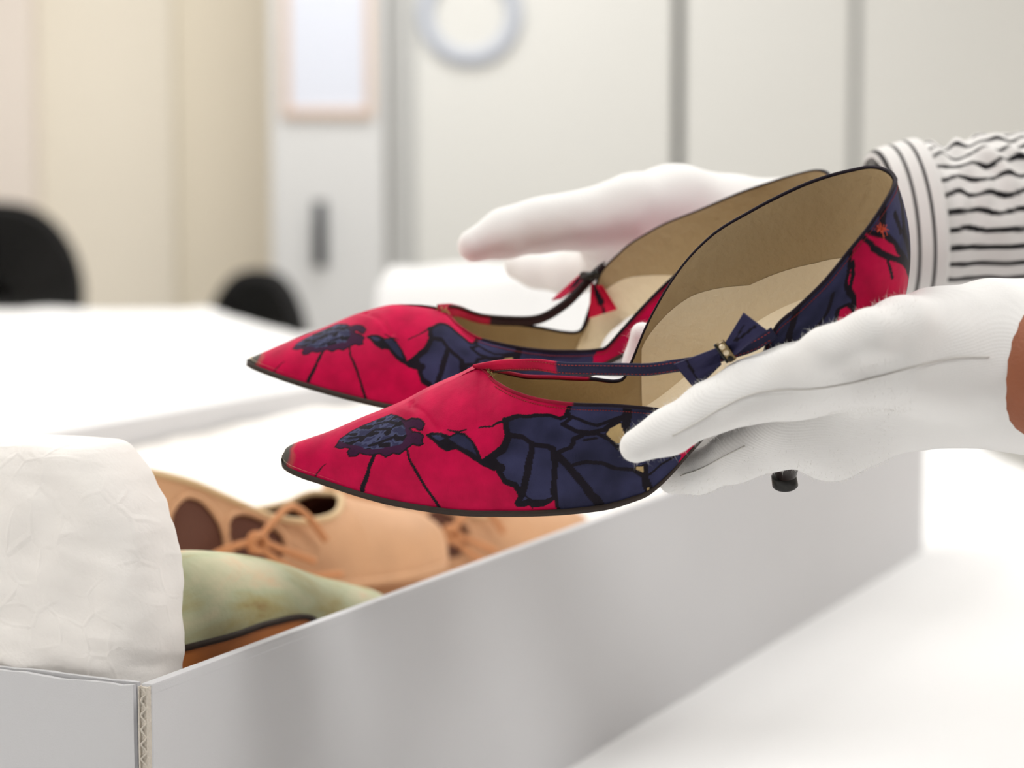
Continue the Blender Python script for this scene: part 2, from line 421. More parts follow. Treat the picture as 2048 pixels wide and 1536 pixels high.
# ------------------------------------------------------------------ tables and cloths
def table(name, label, outline, cloth_label, group='white-covered tables'):
    ol = np.array(outline, float); c = ol.mean(0)
    t = thing(name, label, 'table', (c[0], c[1], 0), group=group)
    q = (ol - c) * 0.985
    V = [(x, y, TZ - 0.03) for x, y in q] + [(x, y, TZ - 0.004) for x, y in q]
    n = len(q)
    F = [tuple(range(n - 1, -1, -1)), tuple(range(n, 2 * n))] + [(i, (i + 1) % n, n + (i + 1) % n, n + i) for i in range(n)]
    mesh_np('tabletop', V, F, M['cabinet'], t, smooth=False)
    for x, y in (ol - c) * 0.86:
        tube('leg', [(x, y, 0), (x, y, TZ - 0.03)], 0.02, M['steel'], t, 10)
    return t

def crease(P, amp, n=14, lo=3.0, hi=16.0, seed=1):
    """sum of sharp folds in random directions, over 2-D or 3-D points"""
    g = np.random.default_rng(seed); out = np.zeros(len(P))
    for i in range(n):
        k = g.normal(size=P.shape[1]); k /= np.linalg.norm(k)
        f = math.exp(g.uniform(math.log(lo), math.log(hi)))
        x = P @ k * f + g.uniform()
        tri = abs((x % 1.0) - 0.5) * 2
        out += tri * g.uniform(0.4, 1.0) / f * lo
    return amp * (out - out.mean())

def soft(P, amp, n=10, lo=1.0, hi=6.0, seed=1):
    g = np.random.default_rng(seed); out = np.zeros(len(P))
    for i in range(n):
        k = g.normal(size=P.shape[1]); k /= np.linalg.norm(k)
        f = math.exp(g.uniform(math.log(lo), math.log(hi)))
        out += np.sin(P @ k * f * 2 * math.pi + g.uniform(0, 6.28)) * g.uniform(0.3, 1) / f * lo
    return amp * out

def cloth_rect(name, label, x0, x1, y0, y1, nx, ny, drop, skew=None, amp=0.001, seed=3, cat='tablecloth', clear=None):
    """a cloth over the table top with its four sides hanging down"""
    xs = np.r_[np.full(8, x0), np.linspace(x0, x1, nx), np.full(8, x1)]
    dz_x = np.r_[np.linspace(drop, 0.01, 8), np.zeros(nx), np.linspace(0.01, drop, 8)]
    ys = np.r_[np.full(8, y0), np.linspace(y0, y1, ny), np.full(8, y1)]
    dz_y = np.r_[np.linspace(drop, 0.01, 8), np.zeros(ny), np.linspace(0.01, drop, 8)]
    X, Y = np.meshgrid(xs, ys, indexing='ij')
    D = np.maximum(dz_x[:, None], dz_y[None, :])
    if skew is not None: X = X + skew(X, Y)
    P2 = np.stack([X, Y], -1).reshape(-1, 2)
    Z = TZ - D.ravel()
    h = np.maximum(soft(P2, amp, 14, 2, 9, seed), -0.0016) + np.maximum(crease(P2, amp * 0.5, 10, 2.2, 6, seed + 1), -0.001) + 0.003
    if clear is not None: h = h * clear(P2)
    Z = Z + np.where(D.ravel() > 0, 0.0, h)
    flare = soft(np.c_[P2, Z], 0.006, 8, 2, 6, seed + 2) * (D.ravel() > 0)
    V = np.c_[P2[:, 0] + flare * 0.5, P2[:, 1] + flare * 0.5, Z]
    o = mesh_np(name, V, grid_faces(len(xs), len(ys)), M['cloth'])
    tag(o, label, cat, 'white tablecloths')
    return o

# box frame: near corner, direction of the long side, direction of the short side
BA = np.array([-0.1412, 0.8476]); BT = math.radians(24.75)
BU = np.array([math.sin(BT), math.cos(BT)]); BV = np.array([-math.cos(BT), math.sin(BT)])
BL, BW, BH = 1.2018, 0.5473, 0.135
def clear_box(P2):
    q = P2 - BA; s = q @ BU; t_ = q @ BV
    d = np.maximum(np.maximum(-s, s - BL), np.maximum(-t_, t_ - BW))
    return np.clip(d / 0.03, 0.0, 1.0)
table('table', 'nearer long table under a white cloth, holding the archive box', [(-1.5, 0.25), (0.55, 0.25), (0.55, 3.3), (-1.5, 3.3)], '')
cloth_rect('tablecloth', 'white cloth over the nearer table, under the open archive box', -1.52, 0.57, 0.23, 3.31, 150, 190, 0.35, amp=0.0011, seed=5, clear=clear_box)
table('table', 'farther table under a white cloth, in front of the black chairs', [(-2.3, 3.34), (-0.06, 3.34), (-0.74, 5.3), (-2.3, 5.3)], '')
sk = lambda X, Y: np.where(X > -1.4, (X + 1.4) / 1.37 * (-(Y - 3.32) * 0.345), 0)
cloth_rect('tablecloth', 'rumpled white cloth over the farther table, in front of the black chairs', -2.32, -0.03, 3.32, 5.33, 110, 100, 0.3, skew=sk, amp=0.004, seed=8)
# white-sheeted closed carton standing on the far end of the nearer table
t = thing('covered_carton', 'white lidded carton draped in a soft white sheet behind the red shoe', 'carton', (0.02, 2.85, TZ + 0.004))
box('carton_body', -0.178, 0.30, -0.02, 0.30, 0.0, 0.19, M['board'], t, bevel=0.006)
nx, ny = 60, 50
u, v_ = np.meshgrid(np.linspace(-1, 1, nx), np.linspace(-1, 1, ny), indexing='ij')
def drape(q, half):                             # square cross-section: flat top, then straight down
    s = np.clip(q / 0.62, -1, 1) * half
    d = np.clip((abs(q) - 0.62) / 0.38, 0, 1)
    return s + np.sign(q) * (0.012 * d + 0.003), d
sx, dx = drape(u, 0.245); sy, dy = drape(v_, 0.165)
P3 = np.stack([sx + 0.06, sy + 0.14, 0.198 - np.maximum(dx, dy) * 0.185], -1).reshape(-1, 3)
P3[:, 2] += soft(P3[:, :2], 0.004, 10, 3, 9, 4) * (np.maximum(dx, dy).ravel() < 0.3)
P3[:, :2] += (soft(P3, 0.002, 10, 4, 12, 6) * (np.maximum(dx, dy).ravel() > 0))[:, None]
mesh_np('sheet', P3, grid_faces(nx, ny), M['cloth'], t)

# ------------------------------------------------------------------ the archive box
abox = thing('archive_box', 'long open grey-white cardboard archive box on the white cloth, holding tan shoes', 'box', (BA[0], BA[1], TZ), (0, 0, math.pi / 2 - BT))
TH = 0.0046
box('side_panel', 0.0025, BL, 0, TH, 0.0, BH, M['board'], abox, bevel=0.0012)
box('side_panel', 0.0025, BL, BW - TH, BW, 0.0, BH, M['board'], abox, bevel=0.0012)
box('folded_rim', 0.0028, BL - 0.002, -0.0002, TH + 0.0002, BH - 0.0042, BH + 0.0003, M['board'], abox, bevel=0.0008)
def rough_panel(name, x0, x1, y0, y1, z1, m, amp, seed):
    n = 90
    ys = np.linspace(y0, y1, n)
    g = np.random.default_rng(seed)
    top = z1 + soft(ys[:, None], amp, 10, 12, 90, seed) + g.normal(0, amp * 0.4, n) - np.clip((ys - 0.02) * 0, 0, 1)
    off = soft(ys[:, None], amp * 0.6, 8, 8, 60, seed + 1)
    V = []
    for k in range(n):
        V += [(x0, ys[k], 0), (x0 + off[k] * 0.5, ys[k], z1 - 0.012), (x0 + off[k], ys[k], top[k]), (x1 + off[k], ys[k], top[k] + g.normal(0, amp * 0.3)), (x1, ys[k], z1 - 0.012), (x1, ys[k], 0)]
    F = [tuple(f) for f in grid_faces(n, 6, wrap_v=True)]
    F += [tuple(range(5, -1, -1)), tuple((n - 1) * 6 + j for j in range(6))]
    return mesh_np(name, V, F, m, abox, smooth=False)
# drop-front end: an outer and an inner ply with a torn slit between them
rough_panel('end_panel', 0.0105, 0.0128, TH + 0.0092, BW - TH, BH - 0.0035, M['board'], 0.00030, 3)
rough_panel('end_panel', 0.0136, 0.0156, TH + 0.0092, BW - TH, BH - 0.0026, M['board'], 0.00030, 9)
box('end_panel', BL - TH, BL, TH, BW - TH, 0.0, BH, M['board'], abox, bevel=0.001)
box('bottom_panel', 0.01, BL - TH, TH, BW - TH, 0.0, 0.004, M['board'], abox, bevel=0)
box('corner_flap', 0.0166, 0.0186, TH, TH + 0.035, 0.0, BH - 0.006, M['board'], abox, bevel=0.0003)
# cut end of the near side panel with its fluting
cut = box('corrugated_edge', 0.0, 0.0024, 0.0000, 0.0007, 0.0, BH - 0.0004, M['board_cut'], abox, bevel=0.0002)
box('inner_liner', 0.0, 0.0024, TH - 0.0007, TH, 0.0, BH - 0.0004, M['board_cut'], cut, bevel=0.0002)
box('core_paper', 0.0009, 0.0024, 0.0006, TH - 0.0006, 0.0, BH - 0.0008, M['board_cut'], cut, bevel=0)
zz = np.linspace(0.0, BH - 0.001, 260)
yy = TH / 2 + 0.0013 * np.sin(zz / 0.0058 * 2 * math.pi) + RNG.normal(0, 0.00012, 260)
V = np.concatenate([np.c_[np.full(260, x), yy + s, zz] for x, s in ((0.0002, -0.00055), (0.0024, -0.00055), (0.0024, 0.00055), (0.0002, 0.00055))]).reshape(4, 260, 3).transpose(1, 0, 2).reshape(-1, 3)
mesh_np('fluting', V, grid_faces(260, 4, wrap_v=True), M['board_cut'], cut)

# ------------------------------------------------------------------ the printed pumps
# SURFACE-BEGIN
def loft_half(S, T, A, nv, phi, bulge, vmax=1.0):
    """one half of a shoe upper: from the feather line S up to the top line T, rounded by phi and swollen by bulge"""
    s = crv(S, A); t = crv(T, A)
    v = np.linspace(0, vmax, nv)
    ph = np.interp(A, phi[0], phi[1])[:, None]
    wz = np.sin(ph * v[None]) / np.sin(ph)
    wy = 1 - (np.cos(ph * v[None]) - np.cos(ph)) / (1 - np.cos(ph))
    W = np.stack([wy, wy, wz], -1)
    P = s[:, None] + (t - s)[:, None] * W
    tg = np.gradient(s, axis=0); tg[:, 2] = 0
    tg /= np.linalg.norm(tg, axis=1)[:, None] + 1e-12
    nrm = np.stack([tg[:, 1], -tg[:, 0], 0 * tg[:, 0]], -1)
    side = np.sign(s[len(s) // 2, 1])
    if nrm[len(s) // 2, 1] * side < 0: nrm = -nrm
    bl = np.interp(A, bulge[0], bulge[1])[:, None]
    return P + nrm[:, None] * (bl * np.sin(np.pi * np.clip(v, 0, 1))[None])[..., None]

def even_a(curves, n, a1):
    A = np.linspace(0, a1, 3000)
    L = 0
    for c in curves:
        p = crv(c, A); L = L + np.r_[0, np.cumsum(np.linalg.norm(np.diff(p, axis=0), axis=1))]
    return np.interp(np.linspace(0, L[-1], n), L, A)
A1 = 253.0
NEAR = dict(
    S_vis=[(0, .0000, 0, .0080), (1.5, .0004, -.0030, .0072), (4, .0030, -.0058, .0064), (8, .0075, -.0080, .0055), (17, .0166, -.0112, .0040), (34, .0341, -.0182, .0018), (51, .0512, -.0243, .0006), (72, .0723, -.0305, .0006), (93, .093, -.0353, .0024),
           (113, .1129, -.0366, .0033), (132, .1323, -.0342, .0036), (144, .144, -.0322, .0056), (152, .1518, -.0306, .0080), (160, .1599, -.0288, .0146), (169, .169, -.0272, .0246), (185, .186, -.0258, .0420), (200, .202, -.0262, .0540),
           (215, .217, -.0262, .0615), (230, .231, -.0228, .0655), (240, .2405, -.0165, .0670), (247, .247, -.0090, .0675), (253, .2500, 0, .0680)],
    S_hid=[(0, .0000, 0, .0080), (1.5, .0004, .0030, .0072), (4, .0030, .0058, .0064), (8, .0075, .0080, .0055), (17, .0166, .0112, .0040), (34, .0341, .0182, .0018), (51, .0512, .0243, .0006), (72, .0723, .0305, .0006), (93, .093, .0345, .0024),
           (113, .1129, .0335, .0033), (132, .1323, .0285, .0060), (144, .144, .0255, .0120), (152, .152, .0240, .0180), (160, .160, .0232, .0250), (169, .169, .0230, .0330), (185, .186, .0240, .0465), (200, .202, .0256, .0560),
           (215, .217, .0258, .0620), (230, .231, .0224, .0655), (240, .2405, .0162, .0670), (247, .247, .0088, .0675), (253, .2500, 0, .0680)],
    T_vis=[(0, .0002, 0, .0092), (1.5, .0010, 0, .0112), (4, .0034, 0, .0130), (8, .0078, 0, .0146), (19, .0186, 0, .0181), (34, .0339, 0, .0243), (51, .0511, 0, .0310), (62, .0619, 0, .0368), (75, .0747, 0, .0428), (85, .0852, 0, .0472),
           (88, .0885, -.004, .0470), (92, .0915, -.009, .0464), (95, .0948, -.0135, .0468), (105, .1055, -.0222, .0466), (119, .1196, -.0282, .0466), (135, .1352, -.0305, .0466), (150, .1503, -.0300, .0448), (163, .1633, -.0285, .0422),
           (174, .1760, -.0268, .0415), (183, .1880, -.0268, .0470), (190, .1950, -.0272, .0580), (196, .1990, -.0280, .0690), (202, .2030, -.0285, .0775), (210, .2105, -.0280, .0845), (223, .2228, -.0265, .0969), (230, .2302, -.0245, .1058),
           (238, .2376, -.0215, .1142), (244, .2436, -.0145, .1202), (249, .2468, -.0060, .1222), (253, .2476, 0, .1224)],
    T_hid=[(0, .0002, 0, .0092), (1.5, .0010, 0, .0112), (4, .0034, 0, .0130), (8, .0078, 0, .0146), (19, .0186, 0, .0181), (34, .0339, 0, .0243), (51, .0511, 0, .0310), (62, .0619, 0, .0368), (75, .0747, 0, .0428), (85, .0852, 0, .0472),
           (91, .0908, .0115, .0395), (100, .0996, .0200, .0323), (110, .1100, .0255, .0285), (125, .1250, .0275, .0262), (138, .1385, .0262, .0262), (142, .1424, .0258, .0335), (148, .1490, .0256, .0487), (155, .1557, .0257, .0615), (164, .1644, .0260, .0750),
           (177, .1768, .0262, .0886), (193, .1927, .0264, .0989), (212, .2122, .0262, .1090), (231, .2312, .0225, .1165), (240, .2396, .0172, .1200), (246, .2440, .0110, .1216), (250, .2466, .0050, .1222), (253, .2476, 0, .1224)])
FAR = dict(
    S_vis=[(0, .0008, 0, .0078), (2.5, .0020, -.003, .0074), (11, .0114, -.0105, .0062), (30, .0298, -.0190, .0042), (48, .0477, -.0262, .0030), (68, .0676, -.0325, .0024), (92, .092, -.0345, .0030), (113, .113, -.0335, .0050), (132, .132, -.0300, .0120), (144, .145, -.0275, .0200), (155, .1549, -.0262, .0300),
           (169, .170, -.0250, .0400), (185, .186, -.0250, .0500), (200, .202, -.0258, .0580), (215, .217, -.0258, .0630), (230, .231, -.0224, .0660), (240, .2405, -.0162, .0670), (247, .247, -.0088, .0675), (253, .2495, 0, .0680)],
    S_hid=[(0, .0008, 0, .0078), (2.5, .0020, .003, .0074), (11, .0114, .0105, .0062), (30, .0298, .0190, .0042), (48, .0477, .0262, .0030), (68, .0676, .0325, .0024), (92, .092, .0353, .0026), (113, .113, .0362, .0034), (132, .132, .0340, .0055), (144, .145, .0320, .0090), (155, .155, .0300, .0150),
           (169, .170, .0280, .0290), (185, .186, .0262, .0440), (200, .202, .0262, .0550), (215, .217, .0262, .0620), (230, .231, .0228, .0655), (240, .2405, .0165, .0670), (247, .247, .0090, .0675), (253, .2495, 0, .0680)],
    T_vis=[(0, .0010, 0, .0086), (2.5, .0022, 0, .0094), (14, .0139, 0, .0165), (31, .0308, 0, .0258), (50, .0496, 0, .0362), (62, .0624, 0, .0408), (73, .0725, 0, .0412), (82, .0820, 0, .0406), (86, .0856, -.003, .0400), (91, .0907, -.012, .0374), (96, .0964, -.017, .0350), (104, .1041, -.022, .0338), (122, .1225, -.0282, .0336),
           (138, .1378, -.0285, .0346), (150, .1520, -.0266, .0366), (156, .1560, -.0265, .0385), (161, .1607, -.0265, .0454), (170, .1698, -.0264, .0588), (177, .1772, -.0262, .0686), (190, .1900, -.0262, .0830), (210, .2110, -.0262, .1010), (230, .2300, -.0230, .1135), (240, .2390, -.0165, .1185), (247, .2440, -.008, .1218), (253, .2455, 0, .1228)],
    T_hid=[(0, .0010, 0, .0086), (2.5, .0022, 0, .0094), (14, .0139, 0, .0165), (31, .0308, 0, .0258), (50, .0496, 0, .0362), (62, .0624, 0, .0408), (73, .0725, .004, .0414), (82, .0830, .0140, .0396), (88, .0880, .0185, .0386), (102, .1023, .0270, .0336), (115, .1170, .0300, .0332), (130, .1304, .0310, .0326), (140, .1420, .0296, .0322),
           (146, .1490, .0288, .0340), (151, .1525, .0300, .0480), (156, .1545, .0305, .0605), (162, .1621, .0305, .0715), (174, .1744, .0298, .0830), (195, .1955, .0288, .0960), (217, .2167, .0272, .1085), (232, .2330, .0225, .1170), (242, .2420, .0130, .1220), (248, .2448, .006, .1229), (253, .2455, 0, .1228)])
PHI = ([0, 60, 85, 105, 140, 253], [1.5, 1.5, 1.42, 1.1, 0.7, 0.55])
BULGE = ([0, 70, 110, 150, 190, 215, 235, 253], [0, 0.0008, 0.0006, 0.0006, 0.0012, 0.0024, 0.0032, 0.0036])
# SURFACE-END

def in_poly(X, Y, poly):
    p = np.asarray(poly, float); q = np.roll(p, -1, axis=0)
    r = np.zeros(X.shape, bool)
    m = (X >= p[:, 0].min()) & (X <= p[:, 0].max()) & (Y >= p[:, 1].min()) & (Y <= p[:, 1].max())
    x, y = X[m], Y[m]; c = np.zeros(x.shape, bool)
    for (x0, y0), (x1, y1) in zip(p, q):
        if y0 != y1:
            c ^= ((y0 > y) != (y1 > y)) & (x < (x1 - x0) * (y - y0) / (y1 - y0) + x0)
    r[m] = c
    return r

def near_line(X, Y, line, wid, closed=False):
    p = np.asarray(line, float)
    if closed: p = np.vstack([p, p[:1]])
    r = np.zeros(X.shape, bool)
    w_ = np.broadcast_to(np.asarray(wid, float), (len(p),))
    for k in range(len(p) - 1):
        (x0, y0), (x1, y1) = p[k], p[k + 1]
        wm = max(w_[k], w_[k + 1])
        m = (X >= min(x0, x1) - wm) & (X <= max(x0, x1) + wm) & (Y >= min(y0, y1) - wm) & (Y <= max(y0, y1) + wm)
        if not m.any(): continue
        x, y = X[m], Y[m]
        dx, dy = x1 - x0, y1 - y0
        t = np.clip(((x - x0) * dx + (y - y0) * dy) / (dx * dx + dy * dy + 1e-12), 0, 1)
        r[m] |= (x - x0 - t * dx) ** 2 + (y - y0 - t * dy) ** 2 < (w_[k] + (w_[k + 1] - w_[k]) * t) ** 2
    return r
INK = dict(red=(200, 5, 70), navy=(49, 50, 80), black=(26, 20, 30), plum=(62, 26, 58), gold=(196, 168, 118), grey=(92, 88, 82), slate=(72, 76, 108))
#PRINT-DATA
PRINT = [
    ('fill', 'navy', 0, [(97.7, 34.9), (99.1, 36.2), (103.0, 39.3), (108.9, 41.8), (114.8, 42.5), (119.0, 41.5), (121.3, 42.8), (122.7, 46.9), (123.0, 51.5), (134.8, 53.0), (153.4, 53.0), (171.7, 53.0), (189.7, -3.0), (200.7, -3.0), (210.5, 39.0), (235.0, 53.0), (249.1, 53.0), (253.0, 53.0), (253.0, 46.5), (253.0, 15.7), (253.0, -3.0), (229.1, -3.0), (203.8, -3.0), (179.5, -3.0), (165.8, 9.7), (164.9, 4.1), (162.4, -1.5), (151.1, -3.0), (133.4, -3.0), (115.7, -3.0), (115.1, -1.5), (114.8, 5.0), (111.4, 2.5), (107.8, 1.6), (106.1, 4.4), (102.7, 3.5), (100.5, 3.5), (102.4, 6.6), (100.5, 10.4), (96.8, 11.6), (94.6, 15.7), (96.5, 17.0), (92.0, 16.7), (88.1, 17.3), (92.3, 20.1), (96.2, 23.6), (98.5, 29.2), (97.7, 32.7)]),
    ('fill', 'navy', 0, [(178, -5), (262, -5), (262, 105), (178, 105)]),
    ('line', 'black', 0.9, [(97.7, 34.9), (99.1, 36.2), (103.0, 39.3), (108.9, 41.8), (114.8, 42.5), (119.0, 41.5), (121.3, 42.8), (122.7, 46.9), (123.0, 51.5)]),
    ('line', 'black', 1.3, [(115.1, -1.5), (114.8, 5.0), (111.4, 2.5), (107.8, 1.6), (106.1, 4.4), (102.7, 3.5), (100.5, 3.5), (102.4, 6.6), (100.5, 10.4), (96.8, 11.6), (94.6, 15.7), (96.5, 17.0), (92.0, 16.7), (88.1, 17.3), (92.3, 20.1), (96.2, 23.6), (98.5, 29.2), (97.7, 34.9)]),
    ('fill', 'black', 0, [(103.0, 8.2), (105.8, 5.0), (107.8, 1.6), (111.4, 2.5), (114.8, 5.0), (115.1, 6.9), (111.7, 5.3), (106.9, 5.3)]),
    ('fill', 'black', 0, [(88.1, 17.6), (93.4, 20.1), (96.5, 17.0), (92.0, 16.0)]),
    ('line', 'black', 1.04, [(99.1, 29.9), (104.1, 30.5), (108.9, 28.3), (114.5, 28.0), (117.4, 25.5)]),
    ('line', 'black', 1.3, [(108.1, 27.7), (106.4, 21.7), (105.0, 14.5), (103.3, 7.5)]),
    ('line', 'black', 1.14, [(116.2, 27.4), (116.5, 21.4), (115.7, 12.9), (115.4, 5.0), (115.9, -3.0)]),
    ('line', 'black', 1.51, [(117.9, 24.2), (122.1, 18.2), (126.6, 10.4), (130.9, 3.5), (133.7, -3.0)]),
    ('line', 'black', 0.88, [(123.3, 20.1), (128.3, 21.4), (134.2, 20.4), (139.9, 17.3), (146.6, 14.8), (150.6, 8.2)]),
    ('line', 'black', 0.94, [(118.5, 26.1), (122.4, 28.6), (123.8, 32.7), (128.0, 34.9), (133.1, 35.2), (137.6, 31.8), (140.1, 27.0)]),
    ('line', 'black', 1.04, [(119.9, 38.7), (124.7, 36.2), (130.3, 35.5), (136.2, 37.1), (138.5, 39.3), (141.6, 41.2), (144.7, 46.2)]),
    ('line', 'black', 0.83, [(123.0, 43.7), (128.3, 40.9), (133.4, 39.3), (137.6, 40.9), (142.1, 43.4)]),
    ('line', 'black', 1.66, [(144.7, 49.1), (144.9, 41.2), (144.1, 34.6), (141.0, 27.7)]),
    ('line', 'black', 1.46, [(150.3, 15.1), (150.6, 7.2), (151.7, 1.3)]),
    ('line', 'black', 0.62, [(127.8, 32.1), (132.6, 32.7)]),
    ('line', 'black', 0.83, [(122.4, 45.9), (123.5, 42.1), (120.7, 39.0)]),
    ('line', 'black', 0.73, [(152.5, 9.4), (157.0, 11.6), (162.9, 10.1)]),
    ('line', 'black', 0.62, [(145.2, 34.3), (151.1, 41.2), (158.2, 46.5)]),
    ('fill', 'gold', 0, [(136.2, 34.6), (138.5, 38.1), (142.7, 40.9), (144.1, 34.0), (141.6, 29.2), (139.9, 29.2)]),
    ('ring', 'black', 0.3, [(136.2, 34.6), (138.5, 38.1), (142.7, 40.9), (144.1, 34.0), (141.6, 29.2), (139.9, 29.2)]),
    ('fill', 'gold', 0, [(146.9, 16.4), (150.3, 15.4), (150.3, 10.7), (146.9, 14.5)]),
    ('ring', 'black', 0.3, [(146.9, 16.4), (150.3, 15.4), (150.3, 10.7), (146.9, 14.5)]),
    ('fill', 'gold', 0, [(150.6, 3.8), (152.3, 2.5), (152.0, -3.0), (150.6, -3.0), (150.6, 0.9)]),
    ('ring', 'black', 0.3, [(150.6, 3.8), (152.3, 2.5), (152.0, -3.0), (150.6, -3.0), (150.6, 0.9)]),
    ('fill', 'red', 0, [(162.9, 14.2), (169.7, -1.5), (165.8, -3.0), (161.5, -3.0), (161.8, -1.5), (165.2, 3.5)]),
    ('fill', 'red', 0, [(110.9, 2.2), (115.1, 5.0), (115.4, -1.5), (113.4, -3.0), (105.3, -3.0), (106.7, 1.9)]),
    ('fill', 'red', 0, [(234.1, 51.5), (235.8, 51.5), (239.5, 43.1), (243.7, 34.3), (247.1, 24.8), (253.0, 14.2), (253.0, 8.2), (253.0, 5.7), (242.6, -1.5), (232.5, 0.9), (220.4, 12.9), (222.3, 20.1), (223.5, 27.4), (226.5, 26.1), (229.1, 20.1), (228.0, 28.9), (227.4, 35.2), (228.5, 41.5), (229.6, 48.4), (231.6, 53.0)]),
    ('ring', 'black', 0.7, [(234.1, 51.5), (235.8, 51.5), (239.5, 43.1), (243.7, 34.3), (247.1, 24.8), (253.0, 14.2), (253.0, 8.2), (253.0, 5.7), (242.6, -1.5), (232.5, 0.9), (220.4, 12.9), (222.3, 20.1), (223.5, 27.4), (226.5, 26.1), (229.1, 20.1), (228.0, 28.9), (227.4, 35.2), (228.5, 41.5), (229.6, 48.4), (231.6, 53.0)]),
    ('line', 'black', 0.78, [(234.7, 49.1), (237.5, 39.9), (240.9, 32.1), (244.8, 26.4), (247.7, 21.1), (253.0, 12.3)]),
    ('line', 'black', 0.42, [(241.5, 30.5), (242.0, 25.8), (242.6, 20.8)]),
    ('line', 'black', 0.72, [(229.9, 43.7), (229.9, 36.8), (228.5, 33.3), (229.1, 21.1)]),
    ('line', 'black', 1.44, [(214.4, 53.0), (209.9, 48.1), (206.3, 34.9), (204.9, 23.0)]),
    ('line', 'black', 0.78, [(208.0, 53.0), (209.4, 46.9)]),
    ('line', 'black', 0.9, [(222.9, 38.7), (219.8, 30.2), (214.2, 23.6), (210.8, 19.5)]),
    ('line', 'black', 1.32, [(244.3, 53.0), (241.2, 43.1)]),
    ('line', 'black', 0.72, [(246.0, 42.1), (247.1, 34.3)]),
    ('line', 'black', 1.32, [(252.7, 51.5), (248.8, 32.7), (253.0, 15.4)]),
    ('fill', 'plum', 0, [(24.8, 31.8), (26.5, 38.4), (30.1, 41.8), (36.0, 44.0), (41.9, 45.3), (47.3, 45.6), (52.6, 40.3), (54.9, 37.4), (58.3, 37.1), (61.9, 34.9), (63.9, 32.4), (63.0, 30.5), (60.8, 30.8), (58.8, 32.7), (56.8, 33.0), (58.0, 30.8), (61.6, 29.6), (63.6, 28.0), (62.5, 26.4), (63.0, 24.8), (61.1, 24.2), (58.3, 25.2), (55.4, 23.9), (52.6, 22.3), (50.1, 23.6), (46.7, 22.3), (43.9, 24.2), (41.1, 23.3), (38.6, 23.3), (35.7, 24.5), (33.8, 22.6), (31.2, 22.6), (30.4, 25.8), (31.5, 28.3), (29.5, 29.9), (27.3, 29.6)]),
    ('ring', 'black', 0.35, [(24.8, 31.8), (26.5, 38.4), (30.1, 41.8), (36.0, 44.0), (41.9, 45.3), (47.3, 45.6), (52.6, 40.3), (54.9, 37.4), (58.3, 37.1), (61.9, 34.9), (63.9, 32.4), (63.0, 30.5), (60.8, 30.8), (58.8, 32.7), (56.8, 33.0), (58.0, 30.8), (61.6, 29.6), (63.6, 28.0), (62.5, 26.4), (63.0, 24.8), (61.1, 24.2), (58.3, 25.2), (55.4, 23.9), (52.6, 22.3), (50.1, 23.6), (46.7, 22.3), (43.9, 24.2), (41.1, 23.3), (38.6, 23.3), (35.7, 24.5), (33.8, 22.6), (31.2, 22.6), (30.4, 25.8), (31.5, 28.3), (29.5, 29.9), (27.3, 29.6)]),
    ('fill', 'slate', 0, [(25.9, 37.1), (30.1, 41.2), (36.9, 43.7), (41.9, 45.3), (47.3, 45.6), (52.3, 39.6), (54.9, 34.9), (55.4, 29.6), (53.5, 26.7), (48.7, 27.0), (43.1, 26.4), (37.7, 26.7), (33.5, 29.9), (30.1, 32.1)]),
    ('line', 'black', 0.7, [(41.7, 42.1), (47.8, 40.6), (52.9, 36.5)]),
    ('line', 'black', 0.7, [(30.4, 36.8), (37.4, 34.9), (41.4, 37.7), (48.1, 36.2)]),
    ('line', 'black', 0.7, [(39.1, 28.6), (44.5, 29.6), (49.8, 30.8), (54.0, 29.6)]),
    ('line', 'black', [0.72, 0.83, 1.21], [(41.9, 23.3), (39.4, 16.4), (35.2, 1.9)]),
    ('line', 'black', [0.44, 0.55, 0.61, 0.66], [(55.4, 23.9), (58.0, 17.3), (62.2, 10.4), (68.7, -1.5)]),
    ('line', 'black', [0.22, 0.33, 0.39], [(20.3, 17.3), (17.7, 10.7), (14.9, 1.9)]),
    ('line', 'black', [0.22, 0.39, 0.17], [(73.5, 28.3), (77.4, 26.7), (81.3, 26.4)]),
    ('line', 'black', [0.22, 0.33, 0.5], [(86.4, 27.0), (92.0, 30.5), (97.7, 34.9)]),
    ('fill', 'black', 0, [(64.4, 28.3), (67.5, 28.9), (70.9, 28.0), (74.3, 26.1), (77.4, 26.7), (80.8, 25.5), (84.4, 22.3), (86.1, 20.1), (87.2, 17.9), (92.3, 18.9), (90.6, 15.7), (88.1, 15.7), (83.6, 17.0), (79.9, 19.2), (76.8, 21.1), (72.9, 20.8), (69.5, 22.6), (67.5, 25.2)]),
    ('fill', 'navy', 0, [(74.0, 25.2), (77.4, 26.1), (80.8, 24.5), (83.9, 21.7), (85.3, 18.6), (81.3, 20.4), (77.4, 22.6)]),
    ('fill', 'navy', 0, [(67.3, 27.7), (70.4, 27.0), (72.3, 25.5), (70.4, 24.8), (68.4, 26.1)]),
]


